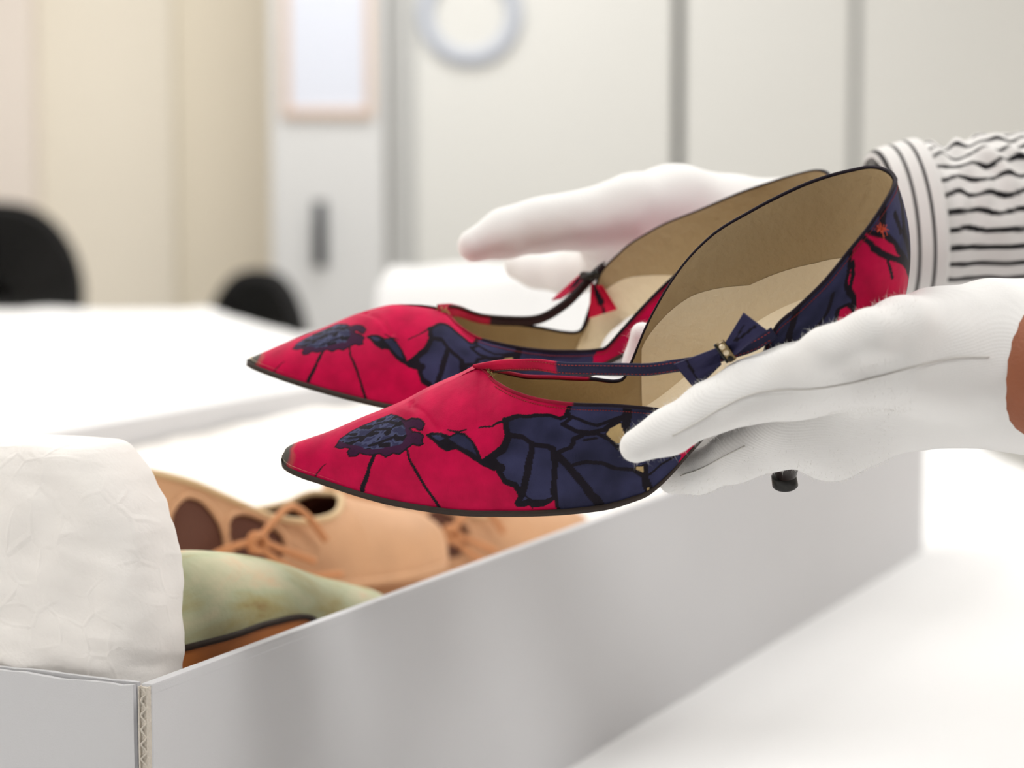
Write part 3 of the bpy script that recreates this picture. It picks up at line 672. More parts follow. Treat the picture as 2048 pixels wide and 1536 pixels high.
def print_colors(A, V, seed=0, stretch=1.0, extra=()):
    """flat print on the upper; A in mm along the shoe, V in mm up from the feather line (0..50 near half, 50..100 far half)"""
    X, Y = np.broadcast_arrays(A[:, None] * stretch, V[None, :])
    X = X + 0.0; Y = Y + 0.0
    col = np.empty(X.shape + (3,)); col[:] = lin(*INK['red'])
    wob = soft(np.stack([X.ravel(), Y.ravel()], -1), 0.22, 14, 0.05, 0.5, 11 + seed).reshape(X.shape)
    Xw, Yw = X + wob, Y + wob[::-1] * 0.8
    for kind, ink, wid, pts in list(PRINT) + list(extra):
        if (kind, ink, wid, pts) in extra: Xq = Xw / stretch if stretch != 1 else Xw
        else: Xq = Xw
        m = in_poly(Xq, Yw, pts) if kind == 'fill' else near_line(Xq, Yw, pts, wid, kind == 'ring')
        col[m] = lin(*INK[ink])
        if ink == 'navy':
            mot = soft(np.stack([X[m], Y[m]], -1), 0.5, 14, 0.02, 0.16, 9)[:, None]
            c = col[m] * np.clip(1 + 0.45 * mot, 0.6, 1.6); col[m] = c
        if ink == 'slate':
            mot = soft(np.stack([X[m], Y[m]], -1), 1.0, 16, 0.12, 0.6, 5)
            c = col[m]; c[mot > 0.35] = lin(*INK['navy']); c[mot < -0.7] = lin(*INK['black']); col[m] = c
    return col

def grid_normals(P):
    du = np.gradient(P, axis=0); dv = np.gradient(P, axis=1)
    n = np.cross(du, dv); l = np.linalg.norm(n, axis=-1, keepdims=True)
    return n / np.maximum(l, 1e-9)

def pump(name, label, D, pose, stretch=1.0, extra=(), rim=125):
    w3, tr = pose
    root = thing(name, label, 'shoe', tr, group='pair of printed pointed pumps')
    th = float(np.linalg.norm(w3))
    root.rotation_mode = 'QUATERNION'
    root.rotation_quaternion = Matrix.Rotation(th, 3, Vector(w3 / th)).to_quaternion()
    A = even_a([D['S_vis'], D['T_vis']], 640, A1)
    nv1, nv2 = 190, 70
    G1 = loft_half(D['S_vis'], D['T_vis'], A, nv1, PHI, BULGE)
    G2 = loft_half(D['S_hid'], D['T_hid'], A, nv2, PHI, BULGE)
    c1 = print_colors(A, np.linspace(0, 50, nv1), 0, stretch, extra)
    c2 = print_colors(A, 100 - np.linspace(0, 50, nv2), 0, stretch, extra)
    for G, cc in ((G1, c1), (G2, c2)):             # scuffed grey tip of the toe
        d = np.linalg.norm(G - G1[0, 0], axis=-1) + soft(G.reshape(-1, 3), 0.0008, 8, 60, 300, 3).reshape(G.shape[:2])
        f = np.clip((0.0075 - d) / 0.0015, 0, 1)[..., None]
        cc[:] = cc * (1 - f) + np.array(lin(*INK['grey'])) * f
        f = (np.clip(1 - abs(d - 0.0078) / 0.0012, 0, 1) * 0.5)[..., None]
        cc[:] = cc * (1 - f) + np.array(lin(150, 110, 80)) * f
    nG = grid_normals(G1); nG *= np.sign((nG[300, 60] * np.array([0, G1[300, 10, 1], 0.02])).sum())
    aa, vv = A[:, None] + 0 * G1[..., 0], np.linspace(0, 50, nv1)[None] + 0 * G1[..., 0]
    fold = np.zeros_like(aa)
    fl = np.array([(56.0, 49.0), (57.1, 44.3), (62.2, 38.4), (66.4, 32.4), (69.5, 28.6)]) * [1 / stretch ** 0.5, 1]
    for (xa, ya), (xb, yb) in zip(fl[:-1], fl[1:]):
        dx, dy = xb - xa, yb - ya
        t = np.clip(((aa - xa) * dx + (vv - ya) * dy) / (dx * dx + dy * dy), 0, 1)
        d_ = np.sqrt((aa - xa - t * dx) ** 2 + (vv - ya - t * dy) ** 2)
        sgn = np.sign((aa - xa) * dy - (vv - ya) * dx)
        fold = np.maximum(fold, np.exp(-(d_ / 1.3) ** 2)) 
    hump = np.exp(-(((aa - fl[:, 0].mean() + 3.5) + (vv - fl[:, 1].mean()) * 0.62) / 3.2) ** 2) * np.exp(-((vv - 39) / 9) ** 2)
    G1 = G1 + nG * (hump * 0.0007 - fold * 0.0008 * np.clip((50 - vv) / 3, 0, 1))[..., None]
    V = np.concatenate([G1.reshape(-1, 3), G2.reshape(-1, 3)])
    col = np.concatenate([c1.reshape(-1, 3), c2.reshape(-1, 3)]); col = np.c_[col, np.ones(len(col))]
    F = np.concatenate([grid_faces(len(A), nv1), grid_faces(len(A), nv2, G1.shape[0] * nv1, flip=True)])
    # small dents and pulls in the silk
    mesh_np('upper', V, F, M['print'], root, colors=col)
    # lining, inside the upper
    Al = A[::3]
    Vs, Fs, off = [], [], 0
    for Sx, Tx, fl in ((D['S_vis'], D['T_vis'], 1), (D['S_hid'], D['T_hid'], -1)):
        G = loft_half(Sx, Tx, Al, 30, PHI, BULGE)
        n = grid_normals(G)
        out = G - np.array([[[0, 0, 0.012]]]) - np.stack([G[..., 0], 0 * G[..., 1], 0.6 * G[..., 2]], -1)
        k = np.sign((n[len(Al) // 2, 15] * out[len(Al) // 2, 15]).sum())
        L_ = G - k * n * np.where(Al > 12, 0.0012, 0.0)[:, None, None]
        L_ = L_[Al > 14]
        Vs.append(L_.reshape(-1, 3)); Fs.append(grid_faces(L_.shape[0], 30, off, flip=fl < 0)); off += L_.shape[0] * 30
    mesh_np('lining', np.concatenate(Vs), np.concatenate(Fs), M['lining'], root)
    # insole and sole
    sv, sh = crv(D['S_vis'], Al), crv(D['S_hid'], Al)
    q = np.linspace(0, 1, 13)
    I = sv[:, None] * (1 - q)[None, :, None] + sh[:, None] * q[None, :, None]
    I[..., 2] += 0.0018 - 0.0022 * (np.sin(np.pi * q)[None] * np.clip(np.interp(Al, [0, 40, 200, 253], [0, 1, 1, 1]), 0, 1)[:, None])
    I[:, 1:-1, 1] *= 0.985
    mesh_np('insole', I.reshape(-1, 3), grid_faces(len(Al), 13), M['insole'], root)
    Ac = Al[Al > 146]
    Vs, Fs, off = [], [], 0
    for Sx, Tx, kx in ((D['S_vis'], D['T_vis'], 0.6), (D['S_hid'], D['T_hid'], 1.0)):
        G = loft_half(Sx, Tx, Ac, 60, PHI, BULGE)
        n = grid_normals(G)
        k = np.sign((n[:, 30] * (G[:, 30] - np.array([0.2, 0, 0.06]))).sum(1).mean())
        vt = np.interp(Ac, [148, 170, 190, 215, 253], [.85, .62, .36, .27, .25]) * kx * 59
        rows = []
        for f in np.linspace(0, 1, 12):
            q_ = vt * f; i0 = np.floor(q_).astype(int); fr = (q_ - i0)[:, None]; ii = np.arange(len(Ac))
            rows.append(G[ii, i0] * (1 - fr) + G[ii, i0 + 1] * fr - k * n[ii, i0] * (0.0024 - 0.0010 * f))
        Q = np.stack(rows, 1)
        Vs.append(Q.reshape(-1, 3)); Fs.append(grid_faces(len(Ac), 12, off)); off += len(Ac) * 12
    mesh_np('lit_lower_lining', np.concatenate(Vs), np.concatenate(Fs), M['insole'], root)  # insole tone run up the walls, painting light onto the lower lining
    sv2, sh2 = sv.copy(), sh.copy()
    ex = np.interp(Al, [0, 20, 140, 170, 253], [0.0006, 0.0009, 0.0009, 0.0001, 0.0002])
    sv2[:, 1] -= ex; sh2[:, 1] += ex
    thk = np.interp(Al, [0, 10, 140, 165, 253], [0.0014, 0.0019, 0.0018, 0.0013, 0.0016])
    sv2[:, 0] -= np.interp(Al, [0, 6, 20], [0.0008, 0.0004, 0])
    sh2[:, 0] -= np.interp(Al, [0, 6, 20], [0.0008, 0.0004, 0])
    up = np.array([0, 0, 1.0])
    rows = np.stack([sv2 + up * 0.0005, sv2 - up * thk[:, None], (sv2 * 0.9 + sh2 * 0.1) - up * (thk + 0.0006)[:, None], (sv2 * 0.5 + sh2 * 0.5) - up * (thk + 0.0012)[:, None], (sv2 * 0.1 + sh2 * 0.9) - up * (thk + 0.0006)[:, None], sh2 - up * thk[:, None], sh2 + up * 0.0005, (sv2 + sh2) / 2 - up * 0.0008], 1)
    mesh_np('sole', rows.reshape(-1, 3), grid_faces(len(Al), 8, wrap_v=True), M['sole'], root)
    # heel and its top lift
    hs = [(.0615, .2245, .0262, .0225, .27), (.053, .224, .0235, .0175, .2), (.043, .2205, .0175, .012, .12), (.030, .2145, .0105, .0085, .05), (.015, .2090, .0062, .006, 0), (.002, .2052, .0045, .0048, 0), (-.0045, .2038, .0042, .0046, 0)]
    n = 28; th_ = np.linspace(0, 2 * math.pi, n, endpoint=False)
    V = []
    for z, xc, rx, ry, sl in hs:
        V.append(np.c_[xc + rx * np.cos(th_), ry * np.sin(th_), z + sl * rx * np.cos(th_)])
    F = [tuple(f) for f in grid_faces(len(hs), n, wrap_v=True)] + [tuple(range(n)), tuple((len(hs) - 1) * n + j for j in range(n - 1, -1, -1))]
    h = mesh_np('heel', np.concatenate(V), F, M['heel'], root)
    V = []
    for z, r in ((-.0046, .0046), (-.0050, .0050), (-.0092, .0052), (-.0096, .0048)):
        V.append(np.c_[.2028 + r * np.cos(th_) - (z + .0046) * .1, r * np.sin(th_), np.full(n, z)])
    F = [tuple(f) for f in grid_faces(4, n, wrap_v=True)] + [tuple(range(n)), tuple(3 * n + j for j in range(n - 1, -1, -1))]
    mesh_np('top_lift', np.concatenate(V), F, M['blackmetal'], h)
    # binding round the mouth, with stitching under it
    b = A[A > 85.5]
    tv = crv(D['T_vis'], b); tvh = crv(D['T_hid'], b)
    loop = np.concatenate([tv, tvh[::-1][1:]])
    rp = resample(loop, 420)
    rc_ = np.where((rp[:, 0] < rim / 1000)[:, None], np.array(lin(150, 16, 48)), np.array(lin(34, 26, 36)))
    Vb, Fb = tube_arrays(rp, 0.00075, 8)
    mesh_np('binding', Vb, Fb, M['print'], root, colors=np.repeat(np.c_[rc_, np.ones(420)], 8, axis=0))
    Vs, Fs, off = [], [], 0
    for Sx, Tx, in ((D['S_vis'], D['T_vis']), (D['S_hid'], D['T_hid'])):
        Ad = even_a([Tx], 900, A1); Ad = Ad[Ad > 92]
        t_ = crv(Tx, Ad); s_ = crv(Sx, Ad)
        hgt = np.linalg.norm(t_ - s_, axis=1)
        G = loft_half(Sx, Tx, Ad, 60, PHI, BULGE)
        v_ = np.clip(1 - 0.0024 / np.maximum(hgt, 0.004), 0, 1) * 59
        i0 = np.floor(v_).astype(int).clip(0, 58); f_ = (v_ - i0)[:, None]
        line = G[np.arange(len(Ad)), i0] * (1 - f_) + G[np.arange(len(Ad)), i0 + 1] * f_
        nn = grid_normals(G)[np.arange(len(Ad)), i0]
        cen = np.stack([line[:, 0], 0 * line[:, 1], line[:, 2] - 0.02], -1)
        nn *= np.sign(((line - cen) * nn).sum(1))[:, None]
        line = line + nn * 0.0002
        d = np.r_[0, np.cumsum(np.linalg.norm(np.diff(line, axis=0), axis=1))]
        for s0 in np.arange(0.001, d[-1] - 0.001, 0.0011):
            if hgt[np.searchsorted(d, s0)] < 0.006: continue
            p = np.stack([np.interp([s0, s0 + 0.0007], d, line[:, k]) for k in range(3)], -1)
            V_, F_ = tube_arrays(p, 0.00017, 4, off); Vs.append(V_); Fs += F_; off += len(V_)
    st = mesh_np('stitching', np.concatenate(Vs), Fs, M['thread'], root)
    st['kind'] = 'stuff'
    return root

def ribbon(name, P, side, wid, thick, m, parent, colors=None):
    """a flat band along P, wid across (along side), thick deep"""
    P = np.asarray(P, float); k = len(P)
    T = np.gradient(P, axis=0); T /= np.linalg.norm(T, axis=1)[:, None]
    sd = np.broadcast_to(np.asarray(side, float), (k, 3)); sd = sd - T * (sd * T).sum(1)[:, None]; sd /= np.linalg.norm(sd, axis=1)[:, None]
    o = np.cross(T, sd)
    wid = np.broadcast_to(np.asarray(wid, float), (k,))[:, None]
    prof = [(-.5, 0), (-.46, .5), (-.2, .75), (0.2, .75), (.46, .5), (.5, 0), (.46, -.5), (-.46, -.5)]
    V = np.stack([P + sd * wid * a_ + o * thick * b_ for a_, b_ in prof], 1).reshape(-1, 3)
    F = [tuple(f) for f in grid_faces(k, 8, wrap_v=True)] + [tuple(range(7, -1, -1)), tuple((k - 1) * 8 + j for j in range(8))]
    c = None
    if colors is not None:
        c = np.repeat(np.c_[np.asarray(colors, float), np.ones(k)], 8, axis=0)
    return mesh_np(name, V, F, m, parent, colors=c)

def bow_tail(name, q, m, parent, out, col, stripe=None, fold=0.0012):
    """a folded ribbon tail: q = inner top, outer top, outer bottom, inner bottom"""
    q = np.asarray(q, float); n1, n2 = 26, 20
    s, t = np.meshgrid(np.linspace(0, 1, n1), np.linspace(0, 1, n2), indexing='ij')
    P = ((1 - s) * (1 - t))[..., None] * q[0] + (s * (1 - t))[..., None] * q[1] + (s * t)[..., None] * q[2] + ((1 - s) * t)[..., None] * q[3]
    o = np.asarray(out, float)
    P = P + o * (fold * np.sin(t * math.pi * 3 + 0.4) * (1 - s) * 0.9 + fold * 0.8 * np.sin(s * math.pi) * np.sin(t * math.pi))[..., None]
    nrm = o * 0.00045
    top, bot = P + nrm, P - nrm
    V = np.concatenate([top.reshape(-1, 3), bot.reshape(-1, 3)])
    F = [tuple(f) for f in grid_faces(n1, n2)] + [tuple(f) for f in grid_faces(n1, n2, n1 * n2, flip=True)]
    N = n1 * n2
    rim = [i * n2 for i in range(n1)] + [(n1 - 1) * n2 + j for j in range(1, n2)] + [i * n2 + n2 - 1 for i in range(n1 - 2, -1, -1)] + [j for j in range(n2 - 2, 0, -1)]
    F += [(rim[k], rim[(k + 1) % len(rim)], N + rim[(k + 1) % len(rim)], N + rim[k]) for k in range(len(rim))]
    c = np.empty((n1, n2, 3)); c[:] = lin(*col)
    for ink, l, wd in (stripe or []):
        c[near_line(s, t, l, wd)] = lin(*INK[ink])
    c = np.concatenate([c.reshape(-1, 3)] * 2); c = np.c_[c, np.ones(len(c))]
    return mesh_np(name, V, F, m, parent, colors=c)

near = pump('printed_pump', 'nearer crimson and navy floral pump, its navy bow with clasp by the gloved thumb', NEAR,
            (np.array([0.41087861, -0.06386231, -0.12988115]), np.array([-0.09273235, 0.90728454, 0.95138357])))
far = pump('printed_pump', 'farther crimson and navy floral pump with a red bow on its far strap', FAR,
           (np.array([0.11700854, 0.12798466, 0.05004194]), np.array([-0.11918661, 0.9895633, 0.9836361])), 1.235,
           [('fill', 'navy', 0, [(120, -5), (153, -5), (153, 105), (120, 105)]), ('fill', 'red', 0, [(149, -5), (177, -5), (176, 55), (150, 55)]), ('fill', 'black', 0, [(176, -5), (184, -5), (184, 55), (177, 55)]), ('fill', 'red', 0, [(150, 45), (200, 45), (200, 105), (150, 105)])], 102)
# straps
sp = resample([(.0845, .0015, .0462), (.0905, -.004, .0500), (.0960, -.0085, .0530), (.1036, -.014, .0560), (.1110, -.019, .0585), (.1209, -.0245, .0598), (.1322, -.0285, .0614), (.1438, -.031, .0623), (.1552, -.032, .0625), (.1635, -.032, .0636), (.1740, -.0318, .0652), (.1844, -.0315, .0682), (.1950, -.0302, .0712), (.2020, -.0290, .0752)], 90)
cl = np.where((sp[:, 0] < .1185)[:, None], np.array(lin(192, 14, 62)), np.array(lin(46, 46, 72)))
ribbon('strap', sp, np.c_[np.zeros(90), np.interp(sp[:, 0], [.085, .1, .12], [-.9, -.3, .1]), np.ones(90)], np.interp(sp[:, 0], [.084, .09, .1, .2], [.0068, .0058, .0050, .0048]), 0.0011, M['print'], near, cl)
Vs, Fs, off = [], [], 0
for dz in (-0.0017, 0.0017):
    for k in range(3, 88):
        a_, b_ = sp[k], sp[k] * 0.4 + sp[k + 1] * 0.6
        w_ = np.array([0, -0.00095, dz + 0.0001])
        V_, F_ = tube_arrays([a_ + w_, b_ + w_], 0.00017, 4, off); Vs.append(V_); Fs += F_; off += len(V_)
mesh_np('strap_stitching', np.concatenate(Vs), Fs, M['thread'], near)['kind'] = 'stuff'
tube('strap_piping', sp[4:] + np.array([0, 0.0006, -0.0026]), 0.0006, M['binding'], near, 6)
o_ = np.array([0, -1.0, 0.12])
bw = bow_tail('bow', [(.1813, -.0345, .0725), (.1646, -.0355, .0663), (.1721, -.0365, .0558), (.1821, -.0345, .065)], M['print'], near, o_, (54, 52, 84), [('black', [(0.72, 0), (0.78, 1)], 0.03)])
bow_tail('bow_loop', [(.1836, -.0345, .0739), (.1911, -.0345, .0865), (.1992, -.0335, .0785), (.1867, -.0345, .0681)], M['print'], bw, o_, (56, 54, 88), [('black', [(0.3, 0.35), (0.75, 0.25)], 0.04), ('black', [(0.35, 0.45), (0.9, 0.6)], 0.045)])
ax = np.array([.1862, -.0365, .0679]) - np.array([.1822, -.0365, .0748])
axn = ax / np.linalg.norm(ax)
cp = np.array([[.1822, -.0358, .0748] + ax * k for k in np.linspace(-0.05, 1.05, 9)])
cl = ribbon('clasp', cp, (1, 0, 0.55), .0034, .0013, M['clasp'], bw)
for k in (0.14, 0.5):
    c0 = np.array([.1822, -.0366, .0748]) + ax * k
    bm = bmesh.new(); bmesh.ops.create_uvsphere(bm, u_segments=14, v_segments=8, radius=0.00115)
    for v in bm.verts: v.co = Vector((v.co.x, v.co.y * 0.7, v.co.z)) + Vector(c0) + Vector((0, -0.0004, 0))
    me = bpy.data.meshes.new('stone'); bm.to_mesh(me); bm.free()
    s_ = link('stone', me, M['stone'], bw)
c0 = np.array([.1822, -.0368, .0748]) + ax * 0.86
tube('empty_setting', [c0 + np.array([0, 0.0004, 0]), c0 - np.array([0, 0.0005, 0])], 0.0011, M['blackmetal'], bw, 12)
tube('clasp_edge', cp + np.array([-.0019, -0.0002, -0.0008]), 0.0006, M['blackmetal'], bw, 6)
# far shoe strap and bow
sp = resample([(.0825, -.001, .0405), (.0870, .003, .0408), (.0905, .008, .0400), (.1018, .018, .0360), (.1159, .025, .0352), (.1297, .029, .0372), (.1403, .0305, .0451), (.1500, .031, .0580), (.1560, .0310, .0650)], 70)
cl = np.where((sp[:, 0] < .106)[:, None], np.array(lin(190, 34, 66)), np.array(lin(58, 40, 44)))
ribbon('strap', sp, np.c_[np.zeros(70), np.interp(sp[:, 0], [.083, .1, .12], [.9, .3, 0]), np.ones(70)], np.interp(sp[:, 0], [.083, .09, .1, .2], [.0068, .0056, .0046, .0042]), -0.0011, M['print'], far, cl)
tube('strap_piping', sp[4:] + np.array([0, -0.0008, 0.0020]), 0.0006, M['binding'], far, 6)
o_ = np.array([0.3, 0.9, 0.1])
bw = bow_tail('bow', [(.1504, .0260, .0566), (.1515, .0240, .0411), (.1636, .0230, .0470), (.1560, .0255, .0565)], M['print'], far, o_, (196, 24, 60), [('black', [(0, 0.3), (0.55, 0.5)], 0.16), ('black', [(0.5, 0.5), (1, 0.55)], 0.05)])
bow_tail('bow_loop', [(.1460, .0380, .0583), (.1347, .0385, .0450), (.1385, .0340, .0470), (.1493, .0340, .0571)], M['print'], bw, (0.2, 0.5, 0.8), (200, 40, 76), [('black', [(0, 0.3), (0.45, 0.7)], 0.2)], fold=0.0009)
tube('clasp', [(.1466, .0325, .0589), (.1502, .0280, .0600), (.1529, .0270, .0623)], 0.0020, M['blackmetal'], bw, 10)
Vs, Fs, off = [], [], 0
for k in range(40):
    b0 = np.array([.2415, -.0195, .1120]) + RNG.normal(0, 0.0008, 3); d = RNG.normal(0, 0.0012, 3) + np.array([0, -0.0010, 0])
    V_, F_ = tube_arrays([b0, b0 + d * 0.6, b0 + d], 0.00016, 4, off); Vs.append(V_); Fs += F_; off += len(V_)
mesh_np('thread_tuft', np.concatenate(Vs), Fs, mat('orange_thread', (214, 84, 58), 0.8), near)['kind'] = 'stuff'
# frayed lining threads at the two throats
for sh, p0, p1 in ((near, (.0885, -.0028, .0478), (.0915, -.0075, .0470)), (far, (.0815, .002, .0412), (.0870, -.004, .0404))):
    Vs, Fs, off = [], [], 0
    for k in range(46):
        f = random.random(); b0 = np.array(p0) * (1 - f) + np.array(p1) * f
        d = np.array([random.gauss(0, 1), random.gauss(0, 1), random.gauss(0.5, 0.8)]) * 0.0008
        V_, F_ = tube_arrays([b0, b0 + d * 0.6, b0 + d + RNG.normal(0, 0.0003, 3)], 0.00014, 4, off); Vs.append(V_); Fs += F_; off += len(V_)
    mesh_np('frayed_threads', np.concatenate(Vs), Fs, M['goldthread'], sh)['kind'] = 'stuff'

# ------------------------------------------------------------------ bodies grown from tapered bones
def sd_bones(X, bones, k):
    """smooth union of tapered round bones; bones rows (p, q, rp, rq)"""
    acc = np.zeros(len(X)); 
    ds = []
    for p, q, r0, r1 in bones:
        d = q - p; l2 = d @ d + 1e-12
        t = np.clip(((X - p) @ d) / l2, 0, 1)
        ds.append(np.linalg.norm(X - p - t[:, None] * d, axis=1) - (r0 + (r1 - r0) * t))
    ds = np.array(ds); m = ds.min(0)
    return m - k * np.log(np.exp(-(ds - m) / k).sum(0))

def bones_of(chains):
    out = []
    for ch in chains:
        for (p, r0), (q, r1) in zip(ch[:-1], ch[1:]):
            out.append((np.asarray(p, float), np.asarray(q, float), r0, r1))
    return out

def grow(name, chains, k, voxel, disp=None, iters=5):
    """one continuous surface round the bones: voxel union, then pulled onto the smooth blend"""
    bones = bones_of(chains)
    Vs, Fs, off = [], [], 0
    sph = bmesh.new(); bmesh.ops.create_icosphere(sph, subdivisions=2, radius=1.0)
    sv = np.array([v.co[:] for v in sph.verts]); sf = [tuple(v.index for v in f.verts) for f in sph.faces]; sph.free()
    for p, q, r0, r1 in bones:
        n = max(2, int(np.linalg.norm(q - p) / (0.5 * min(r0, r1))) + 1)
        for t in np.linspace(0, 1, n):
            Vs.append(p + (q - p) * t + sv * (r0 + (r1 - r0) * t + k * 0.3)); Fs += [tuple(i + off for i in f) for f in sf]; off += len(sv)
    me = bpy.data.meshes.new(name); me.from_pydata([tuple(v) for v in np.concatenate(Vs)], [], Fs); me.update()
    o = bpy.data.objects.new(name, me); C.objects.link(o)
    md = o.modifiers.new('r', 'REMESH'); md.mode = 'VOXEL'; md.voxel_size = voxel
    sm = o.modifiers.new('s', 'SMOOTH'); sm.iterations = 3; sm.factor = 0.5
    dg = bpy.context.evaluated_depsgraph_get()
    ev = o.evaluated_get(dg); e = ev.to_mesh()
    X = np.empty(len(e.vertices) * 3); e.vertices.foreach_get('co', X); X = X.reshape(-1, 3)
    F = [tuple(p.vertices) for p in e.polygons]
    ev.to_mesh_clear(); bpy.data.objects.remove(o); bpy.data.meshes.remove(me)
    for _ in range(iters):
        h = voxel * 0.25
        d = sd_bones(X, bones, k)
        g = np.stack([sd_bones(X + np.eye(3)[i] * h, bones, k) - d for i in range(3)], -1) / h
        g /= np.linalg.norm(g, axis=1)[:, None] + 1e-9
        X = X - g * (d * 0.9)[:, None]
    if disp is not None: X = X + g * disp(X, g)[:, None]
    return X, F, g

def keep_side(X, F, keep):
    F = [f for f in F if all(keep[i] for i in f)]
    used = np.zeros(len(X), bool)
    for f in F: used[list(f)] = True
    idx = np.cumsum(used) - 1
    return X[used], [tuple(idx[i] for i in f) for f in F], used

def rim_loop(F):
    """ordered vertices of the longest open rim"""
    from collections import Counter
    c = Counter()
    for f in F:
        for i in range(len(f)):
            c[(f[i], f[(i + 1) % len(f)])] += 1
    nxt = {}
    for (i, j) in c:
        if (j, i) not in c: nxt[i] = j
    best = []
    seen = set()
    for s in list(nxt):
        if s in seen: continue
        l = [s]; seen.add(s); q = nxt.get(s)
        while q is not None and q not in seen:
            l.append(q); seen.add(q); q = nxt.get(q)
        if len(l) > len(best): best = l
    return best

def J(px, py, d, rpx):
    """a joint at pixel (px, py), d metres away, with a radius given in photo pixels"""
    return (at(px, py, d), rpx / FPX * d)

PG = at(2164, 735, 0.848)                       # where the near glove ends
N_THUMB = [J(1272, 893, 0.822, 33), J(1338, 862, 0.822, 37), J(1420, 818, 0.824, 44), J(1500, 782, 0.828, 56), J(1590, 762, 0.832, 66), J(1720, 740, 0.840, 82)]
N_INDEX = [J(1345, 958, 0.905, 30), J(1400, 945, 0.884, 36), J(1470, 912, 0.866, 44), J(1560, 872, 0.862, 54), J(1680, 830, 0.868, 75)]
N_MIDDLE = [J(1284, 668, 0.938, 24), J(1284, 730, 0.948, 34), J(1300, 820, 0.950, 40), J(1360, 905, 0.935, 44), J(1470, 900, 0.905, 48), J(1640, 850, 0.892, 62)]
N_RING = [J(1335, 690, 0.962, 25), J(1350, 770, 0.972, 36), J(1395, 860, 0.968, 42), J(1500, 880, 0.935, 46), J(1660, 850, 0.905, 60)]
N_LITTLE = [J(1440, 730, 0.975, 23), J(1455, 790, 0.975, 32), J(1505, 840, 0.960, 40), J(1600, 850, 0.930, 46), J(1700, 825, 0.910, 58)]
N_PALM = [J(1590, 842, 0.866, 72), J(1660, 868, 0.872, 84), J(1740, 800, 0.870, 112), J(1850, 752, 0.866, 134), J(1960, 735, 0.860, 150), J(2080, 735, 0.850, 168), J(2160, 735, 0.842, 178)]
N_PALM2 = [J(1600, 825, 0.900, 70), J(1720, 800, 0.905, 98), J(1850, 752, 0.895, 120), J(1960, 735, 0.880, 130)]
N_THENAR = [J(1585, 738, 0.820, 36), J(1650, 702, 0.808, 36), J(1740, 668, 0.802, 38), J(1800, 655, 0.812, 50), J(1870, 660, 0.836, 70), J(1970, 660, 0.846, 92)]
N_WEB = [J(1575, 772, 0.823, 42), J(1690, 735, 0.821, 70), J(1790, 712, 0.824, 88), J(1880, 712, 0.836, 112), J(1970, 715, 0.846, 136)]
wrinkle = lambda s, a: (lambda X, g: crease(X, a, 12, 25, 90, s) + soft(X, a * 0.8, 10, 20, 80, s + 1))
person = thing('person', 'person in a black and white striped shirt and white cotton gloves lifting the printed pumps', 'person', (0.72, 1.02, 0))
PO = np.array([0.72, 1.02, 0])

def make_glove(chains, k, cut_p, cut_n, seed, name='glove'):
    X, F, g = grow(name, chains, k, 0.0017, wrinkle(seed, 0.00032))
    keep = (X - cut_p) @ cut_n < 0
    X, F, used = keep_side(X, F, keep)
    ax = cut_n
    rib = X @ np.cross(ax, [0, 0, 1.0]) * 0.6 + X @ np.array([0.25, 0, 0.8])
    b_ = rim_loop(F)
    X = X.copy(); X[b_] -= ((X[b_] - cut_p) @ cut_n)[:, None] * cut_n
    o = mesh_np(name, X - PO, F, M['glove'], person, floats={'rib': rib})
    sd = o.modifiers.new('thick', 'SOLIDIFY'); sd.thickness = 0.0012; sd.offset = -1
    return o, X, F, g[used]

arm_dir = np.array([0.955, -0.295, -0.02]); arm_dir /= np.linalg.norm(arm_dir)
gl, gX, gF, gN = make_glove([N_THUMB, N_INDEX, N_MIDDLE, N_RING, N_LITTLE, N_PALM, N_PALM2, N_THENAR, N_WEB], 0.0030, PG, arm_dir, 21)
rl = rim_loop(gF)
rim = gX[rl]
tube('hem', resample(np.vstack([rim[::6], rim[:1]]), 160) - PO, 0.0016, M['glove'], gl, 8)

F_THUMB = [J(948, 492, 1.050, 32), J(1010, 466, 1.052, 44), J(1085, 450, 1.055, 48), J(1160, 440, 1.058, 52), J(1250, 430, 1.062, 76)]
F_INDEX = [J(1035, 530, 1.125, 26), J(1075, 540, 1.120, 32), J(1140, 545, 1.110, 40), J(1230, 520, 1.090, 55), J(1330, 470, 1.080, 80)]
F_MIDDLE = [J(1222, 722, 1.000, 30), J(1248, 705, 1.010, 40), J(1300, 655, 1.035, 50), J(1380, 560, 1.07, 66), J(1430, 490, 1.080, 80)]
F_RING = [J(1295, 735, 0.995, 30), J(1340, 690, 1.010, 40), J(1400, 620, 1.035, 52), J(1470, 520, 1.07, 70)]
F_LITTLE = [J(1395, 700, 1.000, 28), J(1440, 640, 1.02, 38), J(1490, 560, 1.05, 50), J(1530, 500, 1.07, 66)]
F_PALM = [J(1230, 460, 1.078, 80), J(1330, 435, 1.080, 90), J(1460, 460, 1.088, 100), J(1600, 470, 1.096, 110), J(1720, 465, 1.100, 112), J(1860, 455, 1.105, 118)]
F_THENAR = [J(1290, 415, 1.064, 66), J(1370, 415, 1.070, 74), J(1450, 440, 1.080, 78)]
FG = at(1830, 455, 1.105)
farm = np.array([0.97, 0.20, 0.08]); farm /= np.linalg.norm(farm)
make_glove([F_THUMB, F_INDEX, F_MIDDLE, F_RING, F_LITTLE, F_PALM, F_THENAR], 0.0030, FG, farm, 31)

